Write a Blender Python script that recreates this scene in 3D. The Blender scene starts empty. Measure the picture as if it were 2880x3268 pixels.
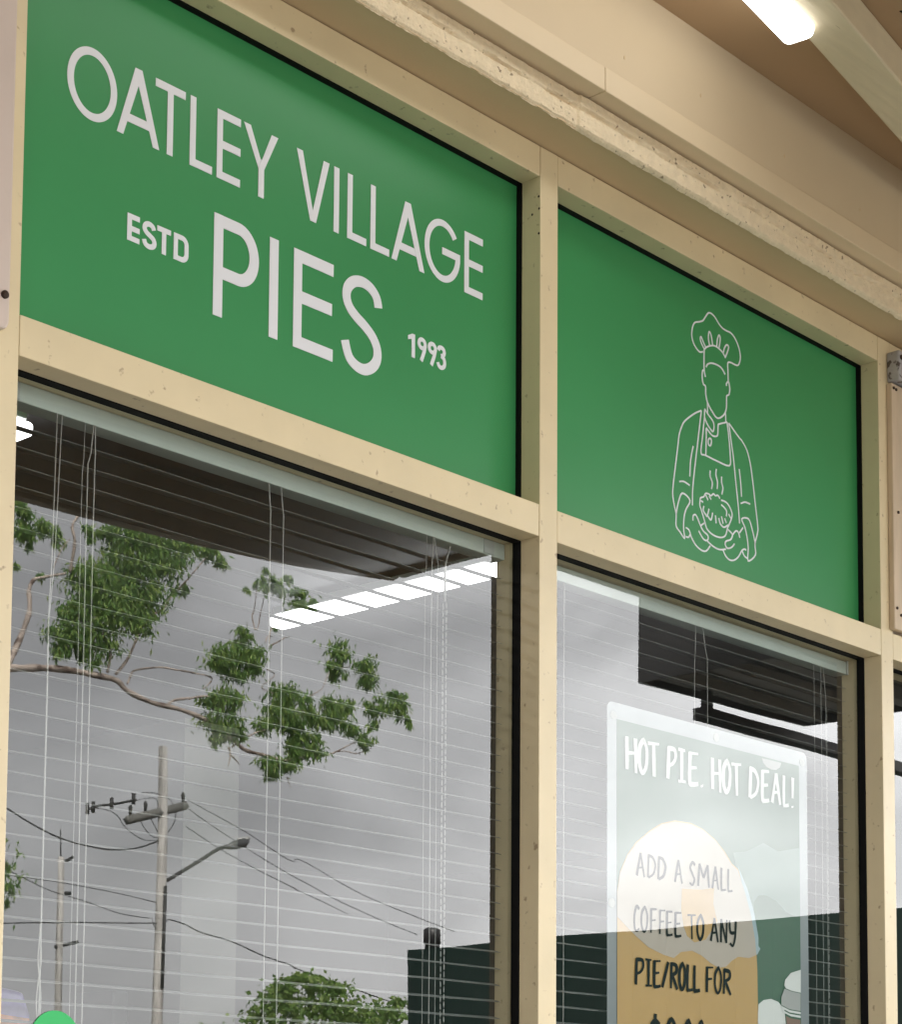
import bpy, math, random
from mathutils import Vector, Matrix, noise
random.seed(7)
# ------------------------------------------------------------------ measured data
CHEF = [[0.5298,3.0314,0.5197,3.0277,0.5095,3.0308,0.4995,3.0388,0.4945,3.0496,0.4946,3.0606,0.4987,3.0723,0.5058,3.08,0.518,3.0848,0.5293,3.0904,0.5365,3.0988,0.5448,3.1088,0.551,3.1123,0.5602,3.112,0.5695,3.1084,0.5819,3.0998,0.5923,3.0955,0.6048,3.0944,0.6196,3.0945,0.6322,3.0889,0.6427,3.0783,0.649,3.0663,0.6506,3.0542,0.6466,3.0429,0.6413,3.0378,0.6317,3.0366,0.619,3.0367,0.6095,3.033,0.6094,3.017,0.6102,2.9966],[0.5329,3.036,0.5422,3.0441,0.5587,3.0517,0.5711,3.0536,0.5836,3.0517,0.5939,3.0474,0.6022,3.0405],[0.533,3.0378,0.5249,3.0453,0.5208,3.0527,0.5235,3.0578,0.53,3.0505,0.5391,3.0409],[0.5504,3.0493,0.5468,3.0605,0.5475,3.0706,0.5502,3.0758,0.5558,3.0694,0.5604,3.0522],[0.5736,3.0544,0.5754,3.0679,0.5807,3.0783,0.5848,3.0733,0.5811,3.0547],[0.595,3.0496,0.5982,3.0586,0.6056,3.0671,0.6119,3.0652,0.6087,3.0555,0.6018,3.0429],[0.5329,3.036,0.5322,3.0191,0.5326,2.9971,0.5366,2.9848],[0.5388,3.0045,0.544,3.0115,0.5564,3.017,0.5708,3.0188,0.5833,3.0181,0.5916,3.0149,0.5998,3.008],[0.532,2.9957,0.5275,2.9944,0.5258,2.9853,0.5274,2.9747,0.5304,2.9688,0.5365,2.9669,0.537,2.9529,0.5414,2.9394,0.5495,2.9306,0.5617,2.9217,0.57,2.9171,0.5772,2.9173,0.5876,2.9226,0.5981,2.9323,0.6035,2.9456,0.6041,2.9656,0.6068,2.9695,0.6121,2.9729,0.6147,2.9836,0.6119,2.9952,0.6085,2.9962,0.6039,2.9905,0.6049,2.987],[0.5424,2.9372,0.5429,2.9275,0.5429,2.9177],[0.6008,2.9336,0.6015,2.9177],[0.5341,2.9233,0.533,2.9089,0.54,2.8985,0.5492,2.8912,0.5604,2.8875,0.562,2.9045,0.5433,2.9166,0.5341,2.9233],[0.5379,2.8882,0.5471,2.8833,0.5573,2.8792,0.5676,2.8801,0.5748,2.8852,0.5764,2.9035,0.5833,2.9084,0.6053,2.9175],[0.5229,2.9171,0.5006,2.9049,0.4725,2.8844,0.4625,2.8715,0.4555,2.8575,0.4521,2.8453,0.4475,2.8197,0.4364,2.763,0.4333,2.7372,0.4381,2.7181,0.4435,2.7027,0.4434,2.6812,0.4555,2.6721,0.4692,2.6639,0.4663,2.6806,0.4675,2.7012,0.4735,2.7182,0.4865,2.7382,0.4628,2.7462,0.4499,2.7245,0.4439,2.7028],[0.5229,2.9171,0.5124,2.8613,0.5082,2.838,0.4999,2.7946,0.4946,2.7595,0.494,2.731],[0.5334,2.909,0.5256,2.8648,0.5213,2.8365,0.5365,2.8356,0.5692,2.8342,0.6118,2.8353,0.6148,2.8571,0.6103,2.8919,0.6053,2.9175],[0.5379,2.8869,0.5378,2.868,0.5365,2.8368],[0.549,2.8717,0.5535,2.8707,0.5545,2.866,0.5526,2.86,0.5493,2.8573,0.5455,2.8587,0.5439,2.8632,0.5453,2.8685,0.549,2.8717],[0.6116,2.9173,0.6176,2.8892,0.6257,2.8537,0.6346,2.8001,0.6406,2.7643,0.6445,2.7324],[0.6116,2.9173,0.6283,2.9075,0.6472,2.8971,0.6536,2.8947,0.6705,2.8803,0.681,2.858,0.6892,2.8249,0.6974,2.7817,0.7051,2.7421,0.7043,2.7282,0.6954,2.7036,0.6966,2.6833,0.6724,2.6667,0.6727,2.691,0.6697,2.709,0.6625,2.7285,0.652,2.7428,0.6744,2.7481,0.686,2.7315,0.6944,2.7109,0.6954,2.7036],[0.4972,2.843,0.489,2.8148,0.4862,2.7833],[0.454,2.7656,0.4679,2.7691,0.4857,2.7663],[0.6441,2.8373,0.6485,2.8147,0.6514,2.7856],[0.6491,2.772,0.663,2.7778,0.6801,2.7782],[0.5502,2.8104,0.5495,2.7998,0.5565,2.7894,0.5544,2.7766],[0.5697,2.8184,0.568,2.8069,0.573,2.7947,0.5719,2.7809],[0.5866,2.8079,0.5865,2.7968,0.5905,2.7867,0.5869,2.7742],[0.581,2.7647,0.5749,2.7694,0.5666,2.7668,0.5605,2.7689,0.5522,2.7632,0.5461,2.7648,0.536,2.7635,0.5298,2.756,0.5197,2.7511,0.5176,2.7433,0.5175,2.736,0.5215,2.7297,0.5315,2.7114,0.5395,2.6975,0.5578,2.6908,0.5804,2.6908,0.598,2.6982,0.6055,2.7153,0.6097,2.7212,0.6203,2.7409,0.6163,2.7523,0.6059,2.7609,0.5955,2.7633,0.5851,2.7627],[0.5851,2.7541,0.5954,2.751,0.6026,2.7454,0.6015,2.7359],[0.5359,2.7605,0.543,2.7525],[0.5461,2.7611,0.5532,2.7562],[0.5196,2.7462,0.5277,2.7451],[0.5297,2.7383,0.5276,2.7299,0.5356,2.7233,0.5397,2.7219,0.5459,2.7367],[0.5417,2.7223,0.5519,2.7174,0.5571,2.7321],[0.5663,2.7294,0.5682,2.7146],[0.5766,2.7269,0.5816,2.7171,0.593,2.713,0.6066,2.7204],[0.5859,2.7322,0.591,2.7193],[0.5962,2.7309,0.6014,2.7229],[0.6088,2.7419,0.6171,2.7352],[0.4953,2.7029,0.4963,2.7122,0.5033,2.7157,0.5093,2.7111,0.5173,2.7008,0.5273,2.6911,0.5414,2.6858,0.5424,2.6788,0.5353,2.6747,0.5252,2.6773,0.5132,2.6878],[0.5193,2.6989,0.5305,2.7063],[0.4733,2.6846,0.4832,2.6821,0.491,2.6695,0.5049,2.6582,0.523,2.6532,0.5372,2.6558,0.5494,2.6682],[0.4732,2.6678,0.4811,2.6684,0.4861,2.6744],[0.5403,2.6747,0.5576,2.6689,0.5781,2.6674,0.5988,2.6726],[0.6065,2.7118,0.619,2.7067,0.6199,2.7014,0.6136,2.6938,0.6,2.6882,0.5968,2.6814,0.604,2.6756,0.6177,2.6805,0.6272,2.6894],[0.62,2.7038,0.6327,2.7154,0.6411,2.7136,0.6452,2.7047],[0.6443,2.7144,0.6561,2.727],[0.5905,2.6689,0.5987,2.6597,0.6111,2.6551,0.6258,2.6577,0.6406,2.6678,0.6513,2.6813,0.6599,2.6863,0.6662,2.6859],[0.6534,2.6805,0.6597,2.6732,0.6703,2.6706]]
POSTER = {'dome':[0.2829,2.0021,0.2955,2.0374,0.3162,2.0694,0.3406,2.0937,0.3795,2.1186,0.4153,2.1365,0.4554,2.1464,0.5035,2.148,0.541,2.1414,0.5791,2.1268,0.6099,2.1077,0.6331,2.0875,0.6527,2.0796,0.6761,2.0408,0.6956,1.9991,0.7091,1.9498,0.7137,1.8952,0.7153,1.7938,0.28,1.7719],'icing':[0.2829,1.9979,0.2955,2.0352,0.3162,2.0673,0.3406,2.0915,0.3794,2.1164,0.4153,2.1343,0.4553,2.1442,0.5034,2.1457,0.541,2.1391,0.5791,2.1245,0.6079,2.1052,0.6311,2.0851,0.6507,2.0771,0.6741,2.0383,0.6936,1.9967,0.7071,1.9497,0.71,1.9235,0.6867,1.9161,0.651,1.9157,0.6313,1.9075,0.6118,1.8948,0.5886,1.8909,0.5619,1.8979,0.5355,1.9093,0.5057,1.9159,0.4724,1.9111,0.4504,1.8986,0.4179,1.9026,0.3752,1.9123,0.3402,1.9287,0.3195,1.9398,0.2835,1.9578],'hole':[0.4749,2.0254,0.5327,2.0289,0.5745,2.0364,0.5723,2.006,0.5798,1.9865,0.5855,1.9758,0.5739,1.9647,0.5471,1.939,0.5132,1.9314,0.491,1.9411,0.48,1.9578,0.4728,1.9879],'rim':[0.6508,2.0862,0.6821,2.046,0.7037,2.0045,0.7177,1.9574,0.7175,1.9413,0.7239,1.9361,0.7128,1.9238,0.7092,1.9269,0.7055,1.9495,0.6916,1.9965,0.6721,2.0381],'cloud':[0.6801,2.0458,0.7037,1.9999,0.7039,2.0229,0.7202,2.0371,0.7447,2.0395,0.7775,2.0321,0.8105,2.0142,0.8357,2.0094,0.8612,2.0093,0.8625,2.0948,0.8633,2.1434,0.7871,2.1277,0.7377,2.1384,0.6809,2.1157,0.6372,2.1085,0.6449,2.0843],'saucer':[0.717,1.8314,0.734,1.8404,0.7585,1.8441,0.7831,1.8398,0.8037,1.8271,0.8083,1.7985,0.7133,1.7937],'lid':[0.8022,1.8723,0.8053,1.8829,0.8256,1.8978,0.8596,1.9061,0.8589,1.8618,0.8293,1.8635,0.8084,1.8669],'cup':[0.8034,1.8661,0.8293,1.8623,0.8589,1.8606,0.8583,1.8264,0.8204,1.828,0.7922,1.8345,0.7924,1.8496],'ring':[0.7913,1.8329,0.8204,1.8261,0.8583,1.8245,0.8582,1.8203,0.8203,1.8219,0.7921,1.8287],'ring2':[0.7945,1.8254,0.8203,1.8191,0.8582,1.8174,0.8581,1.8132,0.8244,1.8147,0.7974,1.8209],'coffee':[0.8077,1.8145,0.8243,1.8107,0.8581,1.8095,0.8579,1.801,0.8108,1.7987]}
LIMBS = [([[13.123,-20.0,7.826],[13.359,-20.0,7.857],[13.679,-20.0,7.908],[14.088,-20.0,7.942],[14.648,-20.0,7.961],[14.935,-20.0,7.942],[15.11,-20.0,7.87],[15.524,-20.0,7.776],[15.975,-20.0,7.756],[16.438,-20.0,7.712],[16.85,-20.0,7.559],[17.238,-20.0,7.399],[17.597,-20.0,7.354],[18.063,-20.0,7.336],[18.404,-20.0,7.424],[18.748,-20.0,7.495],[18.887,-20.0,7.533]],0.0376,0.0111),([[13.122,-20.0,7.87],[13.207,-20.0,8.064],[13.342,-20.0,8.425],[13.401,-20.0,8.661],[13.385,-20.0,8.928],[13.456,-20.0,9.056],[13.641,-20.0,9.163],[13.967,-20.0,9.26]],0.0332,0.0111),([[15.108,-20.0,7.972],[15.221,-20.0,8.11],[15.366,-20.0,8.206],[15.78,-20.0,8.364],[16.053,-20.0,8.389],[16.424,-20.0,8.372],[16.739,-20.0,8.355],[16.583,-20.0,8.196]],0.0111,0.0066),([[14.76,-20.0,8.028],[14.78,-20.0,8.356],[14.633,-20.0,8.491],[14.6,-20.0,8.671]],0.0155,0.0066),([[14.904,-20.0,8.03],[15.099,-20.0,8.299],[15.294,-20.0,8.712],[15.377,-20.0,8.941],[15.671,-20.0,9.119],[15.817,-20.0,9.34],[16.085,-20.0,9.638],[16.417,-20.0,10.027]],0.0155,0.0055),([[15.294,-20.0,8.712],[15.168,-20.0,9.017],[15.072,-20.0,9.351],[15.091,-20.0,9.71]],0.0111,0.0055),([[14.076,-20.0,9.302],[14.057,-20.0,9.482],[14.037,-20.0,9.707],[13.99,-20.0,9.881],[14.109,-20.0,10.093],[14.131,-20.0,10.307]],0.0177,0.0133),([[13.8,-20.0,9.311],[13.889,-20.0,9.559],[13.994,-20.0,9.744]],0.0066,0.0044),([[17.402,-20.0,9.152],[17.455,-20.0,9.289],[17.508,-20.0,9.412],[17.543,-20.0,9.503],[17.576,-20.0,9.708],[17.609,-20.0,9.955]],0.0089,0.0044),([[17.439,-20.0,9.173],[17.547,-20.0,9.307],[17.619,-20.0,9.434],[17.654,-20.0,9.554],[17.725,-20.0,9.781],[17.835,-20.0,9.932],[18.061,-20.0,10.022]],0.0066,0.0044),([[17.703,-20.0,8.957],[17.89,-20.0,9.048],[18.077,-20.0,9.155],[18.191,-20.0,9.219]],0.0089,0.0044),([[17.627,-20.0,9.027],[17.719,-20.0,9.129],[17.85,-20.0,9.154]],0.0089,0.0044),([[17.711,-20.0,9.029],[17.718,-20.0,9.171],[17.809,-20.0,9.33],[17.883,-20.0,9.401],[17.867,-20.0,9.242]],0.0066,0.0044),([[15.823,-20.0,7.779],[15.941,-20.0,7.906],[16.245,-20.0,7.981],[16.555,-20.0,8.046],[16.714,-20.0,7.951]],0.0155,0.0089),([[17.013,-20.0,7.389],[17.331,-20.0,7.561],[17.59,-20.0,7.7],[18.054,-20.0,7.848]],0.0089,0.0066),([[16.949,-20.0,7.38],[16.983,-20.0,7.263],[16.949,-20.0,7.112]],0.0133,0.0044),([[16.967,-20.0,7.285],[17.081,-20.0,7.204],[17.179,-20.0,7.121]],0.0111,0.0044),([[18.922,-20.0,7.538],[19.202,-20.0,7.67],[19.558,-20.0,7.822],[19.63,-20.0,7.864]],0.0089,0.0044),([[19.097,-20.0,7.615],[19.345,-20.0,7.678],[19.615,-20.0,7.667],[19.924,-20.0,7.791]],0.0066,0.0044),([[18.424,-20.0,8.211],[18.593,-20.0,8.393],[18.834,-20.0,8.562],[19.007,-20.0,8.808],[19.433,-20.0,8.988]],0.0066,0.0044),([[18.136,-20.0,7.083],[18.171,-20.0,6.988],[18.223,-20.0,6.92]],0.0066,0.0022),([[17.674,-20.0,8.62],[17.842,-20.0,8.55],[17.577,-20.0,8.344],[17.844,-20.0,8.29]],0.0066,0.0044)]
CLUMPS = [[13.292,-20.0,10.036,0.142,0.165],[13.354,-20.0,9.756,0.142,0.165],[13.674,-20.0,9.899,0.13,0.142],[13.869,-20.0,9.761,0.094,0.13],[13.411,-20.0,9.634,0.071,0.118],[14.365,-20.0,9.968,0.094,0.094],[14.438,-20.0,9.892,0.071,0.083],[14.704,-20.0,10.07,0.142,0.118],[15.053,-20.0,10.056,0.307,0.236],[15.555,-20.0,10.147,0.307,0.212],[15.98,-20.0,10.148,0.259,0.165],[16.477,-20.0,10.162,0.165,0.13],[16.732,-20.0,10.072,0.09,0.118],[14.494,-20.0,9.415,0.354,0.177],[15.062,-20.0,9.703,0.354,0.259],[15.653,-20.0,9.834,0.354,0.259],[16.026,-20.0,9.529,0.09,0.118],[14.615,-20.0,9.162,0.448,0.259],[15.337,-20.0,9.336,0.377,0.307],[14.118,-20.0,8.806,0.177,0.212],[14.68,-20.0,8.872,0.472,0.283],[15.259,-20.0,8.918,0.236,0.212],[14.016,-20.0,8.511,0.259,0.189],[14.465,-20.0,8.436,0.354,0.212],[13.969,-20.0,8.251,0.13,0.142],[14.47,-20.0,8.23,0.142,0.118],[13.237,-20.0,9.234,0.042,0.052],[13.64,-20.0,9.219,0.059,0.059],[17.586,-20.0,10.134,0.06,0.08],[17.591,-20.0,9.908,0.08,0.146],[17.795,-20.0,10.023,0.08,0.093],[18.078,-20.0,10.112,0.073,0.08],[17.91,-20.0,9.962,0.172,0.106],[18.292,-20.0,9.956,0.146,0.093],[18.296,-20.0,9.77,0.199,0.08],[18.547,-20.0,9.822,0.093,0.08],[18.203,-20.0,9.579,0.212,0.066],[17.224,-20.0,9.775,0.06,0.046],[17.405,-20.0,9.897,0.04,0.08],[17.847,-20.0,9.295,0.04,0.066],[17.14,-20.0,9.044,0.165,0.142],[17.049,-20.0,8.779,0.377,0.189],[17.407,-20.0,8.771,0.165,0.212],[17.023,-20.0,8.503,0.189,0.142],[16.797,-20.0,8.61,0.189,0.142],[19.178,-20.0,9.202,0.189,0.189],[19.076,-20.0,8.924,0.118,0.142],[19.795,-20.0,9.08,0.189,0.142],[19.909,-20.0,8.889,0.189,0.118],[18.569,-20.0,9.755,0.094,0.118],[19.22,-20.0,8.82,0.118,0.118],[16.838,-20.0,8.07,0.259,0.189],[16.814,-20.0,7.749,0.306,0.212],[17.04,-20.0,7.614,0.165,0.142],[16.694,-20.0,7.462,0.071,0.118],[16.554,-20.0,8.07,0.142,0.118],[18.045,-20.0,8.324,0.259,0.189],[17.983,-20.0,8.013,0.259,0.259],[17.654,-20.0,7.834,0.142,0.142],[17.797,-20.0,7.26,0.212,0.142],[18.097,-20.0,7.328,0.212,0.142],[18.262,-20.0,7.579,0.165,0.212],[17.868,-20.0,7.071,0.094,0.094],[18.256,-20.0,7.906,0.142,0.212],[18.493,-20.0,8.223,0.142,0.212],[19.155,-20.0,8.41,0.236,0.142],[19.194,-20.0,8.21,0.259,0.189],[18.842,-20.0,8.102,0.212,0.165],[18.605,-20.0,7.758,0.189,0.165],[18.608,-20.0,7.555,0.165,0.118],[20.098,-20.0,8.516,0.259,0.142],[20.51,-20.0,8.532,0.118,0.142],[20.703,-20.0,8.349,0.066,0.13],[19.811,-20.0,7.944,0.142,0.142],[19.519,-20.0,8.029,0.142,0.118],[19.992,-20.0,8.183,0.094,0.094],[20.395,-20.0,8.725,0.142,0.094],[18.747,-20.0,7.576,0.118,0.094]]
BUSH = [[23.704,-26.0,4.482,0.329,0.27],[23.5,-26.0,4.097,0.449,0.27],[24.04,-26.0,4.722,0.18,0.12],[24.303,-26.0,4.74,0.389,0.18],[24.963,-26.0,4.655,0.359,0.24],[24.793,-26.0,4.262,0.599,0.299],[26.382,-26.0,4.318,0.389,0.24],[26.803,-26.0,4.507,0.15,0.12],[25.691,-26.0,4.151,0.449,0.18]]
LBUSH = [[20.318,-30.0,6.827,0.154,0.171],[20.442,-30.0,6.507,0.205,0.205],[20.374,-30.0,6.262,0.103,0.137]]
WIRES = [([[30.729,-45.0,10.955],[30.868,-45.0,10.927],[31.462,-45.0,10.697],[32.323,-45.0,10.424],[32.905,-45.0,10.303],[33.494,-45.0,10.251],[34.091,-45.0,10.223],[34.634,-45.0,10.26],[35.183,-45.0,10.357],[35.613,-45.0,10.495],[36.11,-45.0,10.702]],0.0235),([[30.733,-45.0,9.084],[31.793,-45.0,9.068],[32.942,-45.0,9.043],[34.73,-45.0,8.955],[36.221,-45.0,8.803]],0.0075),([[30.727,-45.0,9.26],[31.513,-45.0,9.016],[32.372,-45.0,8.773],[33.541,-45.0,8.6],[34.746,-45.0,8.374],[35.856,-45.0,8.326]],0.0122),([[30.775,-45.0,7.762],[33.558,-45.0,8.003],[34.753,-45.0,8.097],[36.236,-45.0,8.211]],0.0188),([[36.488,-45.0,8.233],[36.613,-45.0,8.343],[37.256,-45.0,8.249],[37.912,-45.0,8.054],[39.249,-45.0,7.857],[40.631,-45.0,7.5],[41.694,-45.0,7.315],[42.063,-45.0,7.183],[44.515,-45.0,6.757],[46.941,-45.0,6.409]],0.0188),([[37.23,-45.0,12.07],[38.356,-45.0,11.757],[39.859,-45.0,11.323],[41.632,-45.0,10.659],[41.998,-45.0,10.725],[43.855,-45.0,10.169],[45.394,-45.0,9.774],[47.798,-45.0,9.324],[49.047,-45.0,9.091]],0.0085),([[37.236,-45.0,11.818],[38.5,-45.0,11.314],[41.64,-45.0,10.21],[42.01,-45.0,10.089],[43.488,-45.0,9.646],[45.402,-45.0,9.224],[47.396,-45.0,8.84]],0.0085),([[37.184,-45.0,11.256],[38.85,-45.0,10.637],[41.647,-45.0,9.84],[42.017,-45.0,9.718],[44.249,-45.0,9.176]],0.0071),([[33.879,-45.0,11.385],[34.361,-45.0,11.374],[34.668,-45.0,11.242],[34.858,-45.0,11.02],[35.171,-45.0,10.813],[35.609,-45.0,10.668],[36.109,-45.0,10.726]],0.0094),([[35.155,-45.0,11.402],[35.407,-45.0,11.236],[35.6,-45.0,11.013],[35.855,-45.0,10.821],[36.108,-45.0,10.776]],0.0085),([[35.449,-45.0,12.033],[35.886,-45.0,12.091],[36.297,-45.0,12.072],[36.523,-45.0,11.976],[36.72,-45.0,11.751],[36.741,-45.0,11.453],[36.606,-45.0,11.185],[36.42,-45.0,10.963]],0.0094),([[34.355,-45.0,11.593],[35.024,-45.0,11.705],[35.515,-45.0,11.868],[35.889,-45.0,11.943],[36.049,-45.0,11.864],[36.057,-45.0,11.566]],0.0094),([[35.811,-45.0,11.336],[35.908,-45.0,11.199],[36.072,-45.0,10.971]],0.0141),([[36.441,-45.0,11.415],[36.382,-45.0,11.208],[36.292,-45.0,10.997]],0.0141),([[35.95,-45.0,8.334],[36.017,-45.0,8.143],[36.178,-45.0,8.009]],0.0075)]
POLE = {'pole':[[36.242,-45.0,13.517],[36.448,-45.0,5.27]],'cross':[[34.946,-45.0,11.169],[37.169,-45.0,11.9]],'arm':[[33.583,-45.0,11.298],[33.937,-45.0,11.451],[34.658,-45.0,11.622],[35.268,-45.0,11.811]],'larm':[[36.488,-45.0,9.524],[36.897,-45.0,9.766],[37.859,-45.0,10.323],[38.514,-45.0,10.702],[38.981,-45.0,10.858]],'lamp':[[38.981,-45.0,10.832],[39.864,-45.0,11.089]],'pole2':[[51.306,-70.0,14.167],[51.518,-70.0,6.958]],'c2':[[51.551,-70.0,14.012],[51.945,-70.0,14.238],[51.087,-70.0,10.252],[52.275,-70.0,10.564],[51.548,-70.0,12.579],[51.832,-70.0,12.606],[51.244,-70.0,15.397],[51.28,-70.0,14.164]],'bracket':[[36.425,-45.0,9.518],[36.529,-45.0,9.131]],'thin':[[37.518,-45.0,10.892],[38.099,-45.0,11.368]]}
CAM = {'loc':[-2.51835,-2.11649,1.55],'f':6600.0,'cy':3077.871,'R':[[0.674826,-0.737947,0.006682],[-0.071498,-0.056365,0.995847],[0.734505,0.672501,0.090798]]}
HB = [3.062,-1.8,3.04]
# ------------------------------------------------------------------ camera, world, sun, exposure
scn = bpy.context.scene
RESX, RESY = 2880, 3268
cam = bpy.data.cameras.new('camera'); camo = bpy.data.objects.new('camera', cam)
scn.collection.objects.link(camo); scn.camera = camo
Rr, Ru, Rf = [Vector(v) for v in CAM['R']]
M = Matrix(((Rr.x, Ru.x, -Rf.x, CAM['loc'][0]), (Rr.y, Ru.y, -Rf.y, CAM['loc'][1]), (Rr.z, Ru.z, -Rf.z, CAM['loc'][2]), (0, 0, 0, 1)))
camo.matrix_world = M
cam.sensor_fit = 'HORIZONTAL'; cam.sensor_width = 36.0
cam.lens = CAM['f'] / RESX * 36.0
cam.shift_x = 0.0; cam.shift_y = (CAM['cy'] - RESY / 2) / RESX
cam.clip_start = .05; cam.clip_end = 3000
world = bpy.data.worlds.new('World'); scn.world = world; world.use_nodes = True
nt = world.node_tree; nt.nodes.clear()
SUN_EL, SUN_AZ = math.radians(42), math.radians(322)
sky = nt.nodes.new('ShaderNodeTexSky'); sky.sky_type = 'NISHITA'; sky.sun_disc = False
sky.sun_elevation = SUN_EL; sky.sun_rotation = SUN_AZ; sky.air_density = 1.0; sky.dust_density = 4.0
tc = nt.nodes.new('ShaderNodeTexCoord')
mp = nt.nodes.new('ShaderNodeMapping'); mp.inputs['Scale'].default_value = (1.0, 1.0, 1.9)
n1 = nt.nodes.new('ShaderNodeTexNoise'); n1.inputs['Scale'].default_value = 6.0; n1.inputs['Detail'].default_value = 7; n1.inputs['Roughness'].default_value = .52; n1.inputs['Distortion'].default_value = .25
cr = nt.nodes.new('ShaderNodeValToRGB')
cr.color_ramp.elements[0].position = .36; cr.color_ramp.elements[0].color = (10.5, 10.5, 10.5, 1)
cr.color_ramp.elements[1].position = .66; cr.color_ramp.elements[1].color = (17.4, 17.4, 17.4, 1)
mx = nt.nodes.new('ShaderNodeMix'); mx.data_type = 'RGBA'; mx.inputs[0].default_value = .93
bg = nt.nodes.new('ShaderNodeBackground'); bg.inputs[1].default_value = .1
out = nt.nodes.new('ShaderNodeOutputWorld')
L_ = nt.links.new
L_(tc.outputs['Generated'], mp.inputs[0]); L_(mp.outputs[0], n1.inputs['Vector']); L_(n1.outputs['Fac'], cr.inputs[0])
# the cloud layer is brightened down the street to lift the right pane's reflection
gd = nt.nodes.new('ShaderNodeVectorMath'); gd.operation = 'DOT_PRODUCT'; gd.inputs[1].default_value = (1.0, 0, 0)
gr_ = nt.nodes.new('ShaderNodeFloatCurve'); cv = gr_.mapping.curves[0]
cv.points[0].location = (0, .16); cv.points[1].location = (1, .60)
for px_, py_ in ((.5, .28), (.70, .28), (.79, .33), (.84, .355), (.865, .42), (.89, .535), (.92, .555)): cv.points.new(px_, py_)
gr_.mapping.update()
ga = nt.nodes.new('ShaderNodeMath'); ga.operation = 'MULTIPLY_ADD'; ga.inputs[1].default_value = .5; ga.inputs[2].default_value = .5; ga.use_clamp = True
gb = nt.nodes.new('ShaderNodeMath'); gb.operation = 'MULTIPLY'; gb.inputs[1].default_value = 1.5
gm = nt.nodes.new('ShaderNodeVectorMath'); gm.operation = 'SCALE'
L_(tc.outputs['Generated'], gd.inputs[0]); L_(gd.outputs['Value'], ga.inputs[0]); L_(ga.outputs[0], gr_.inputs['Value']); L_(gr_.outputs[0], gb.inputs[0]); L_(cr.outputs[0], gm.inputs[0]); L_(gb.outputs[0], gm.inputs['Scale'])
L_(sky.outputs[0], mx.inputs[6]); L_(gm.outputs[0], mx.inputs[7]); L_(mx.outputs[2], bg.inputs[0]); L_(bg.outputs[0], out.inputs[0])
sd = bpy.data.lights.new('sun', 'SUN'); sd.energy = 4.6; sd.angle = math.radians(18); sd.color = (1, .96, .9)
so = bpy.data.objects.new('sun', sd); scn.collection.objects.link(so)
dv = Vector((math.sin(SUN_AZ) * math.cos(SUN_EL), math.cos(SUN_AZ) * math.cos(SUN_EL), math.sin(SUN_EL)))
so.rotation_euler = dv.to_track_quat('Z', 'Y').to_euler()
vs = scn.view_settings; vs.view_transform = 'Standard'; vs.look = 'None'; vs.exposure = 2.66; vs.gamma = 1.0
scn.cycles.use_adaptive_sampling = False
try:
    scn.cycles.use_denoising = True; scn.cycles.denoiser = 'OPENIMAGEDENOISE'; scn.cycles.denoising_prefilter = 'ACCURATE'
except Exception: pass
scn.cycles.max_bounces = 10; scn.cycles.diffuse_bounces = 5; scn.cycles.glossy_bounces = 6; scn.cycles.transparent_max_bounces = 24
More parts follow.
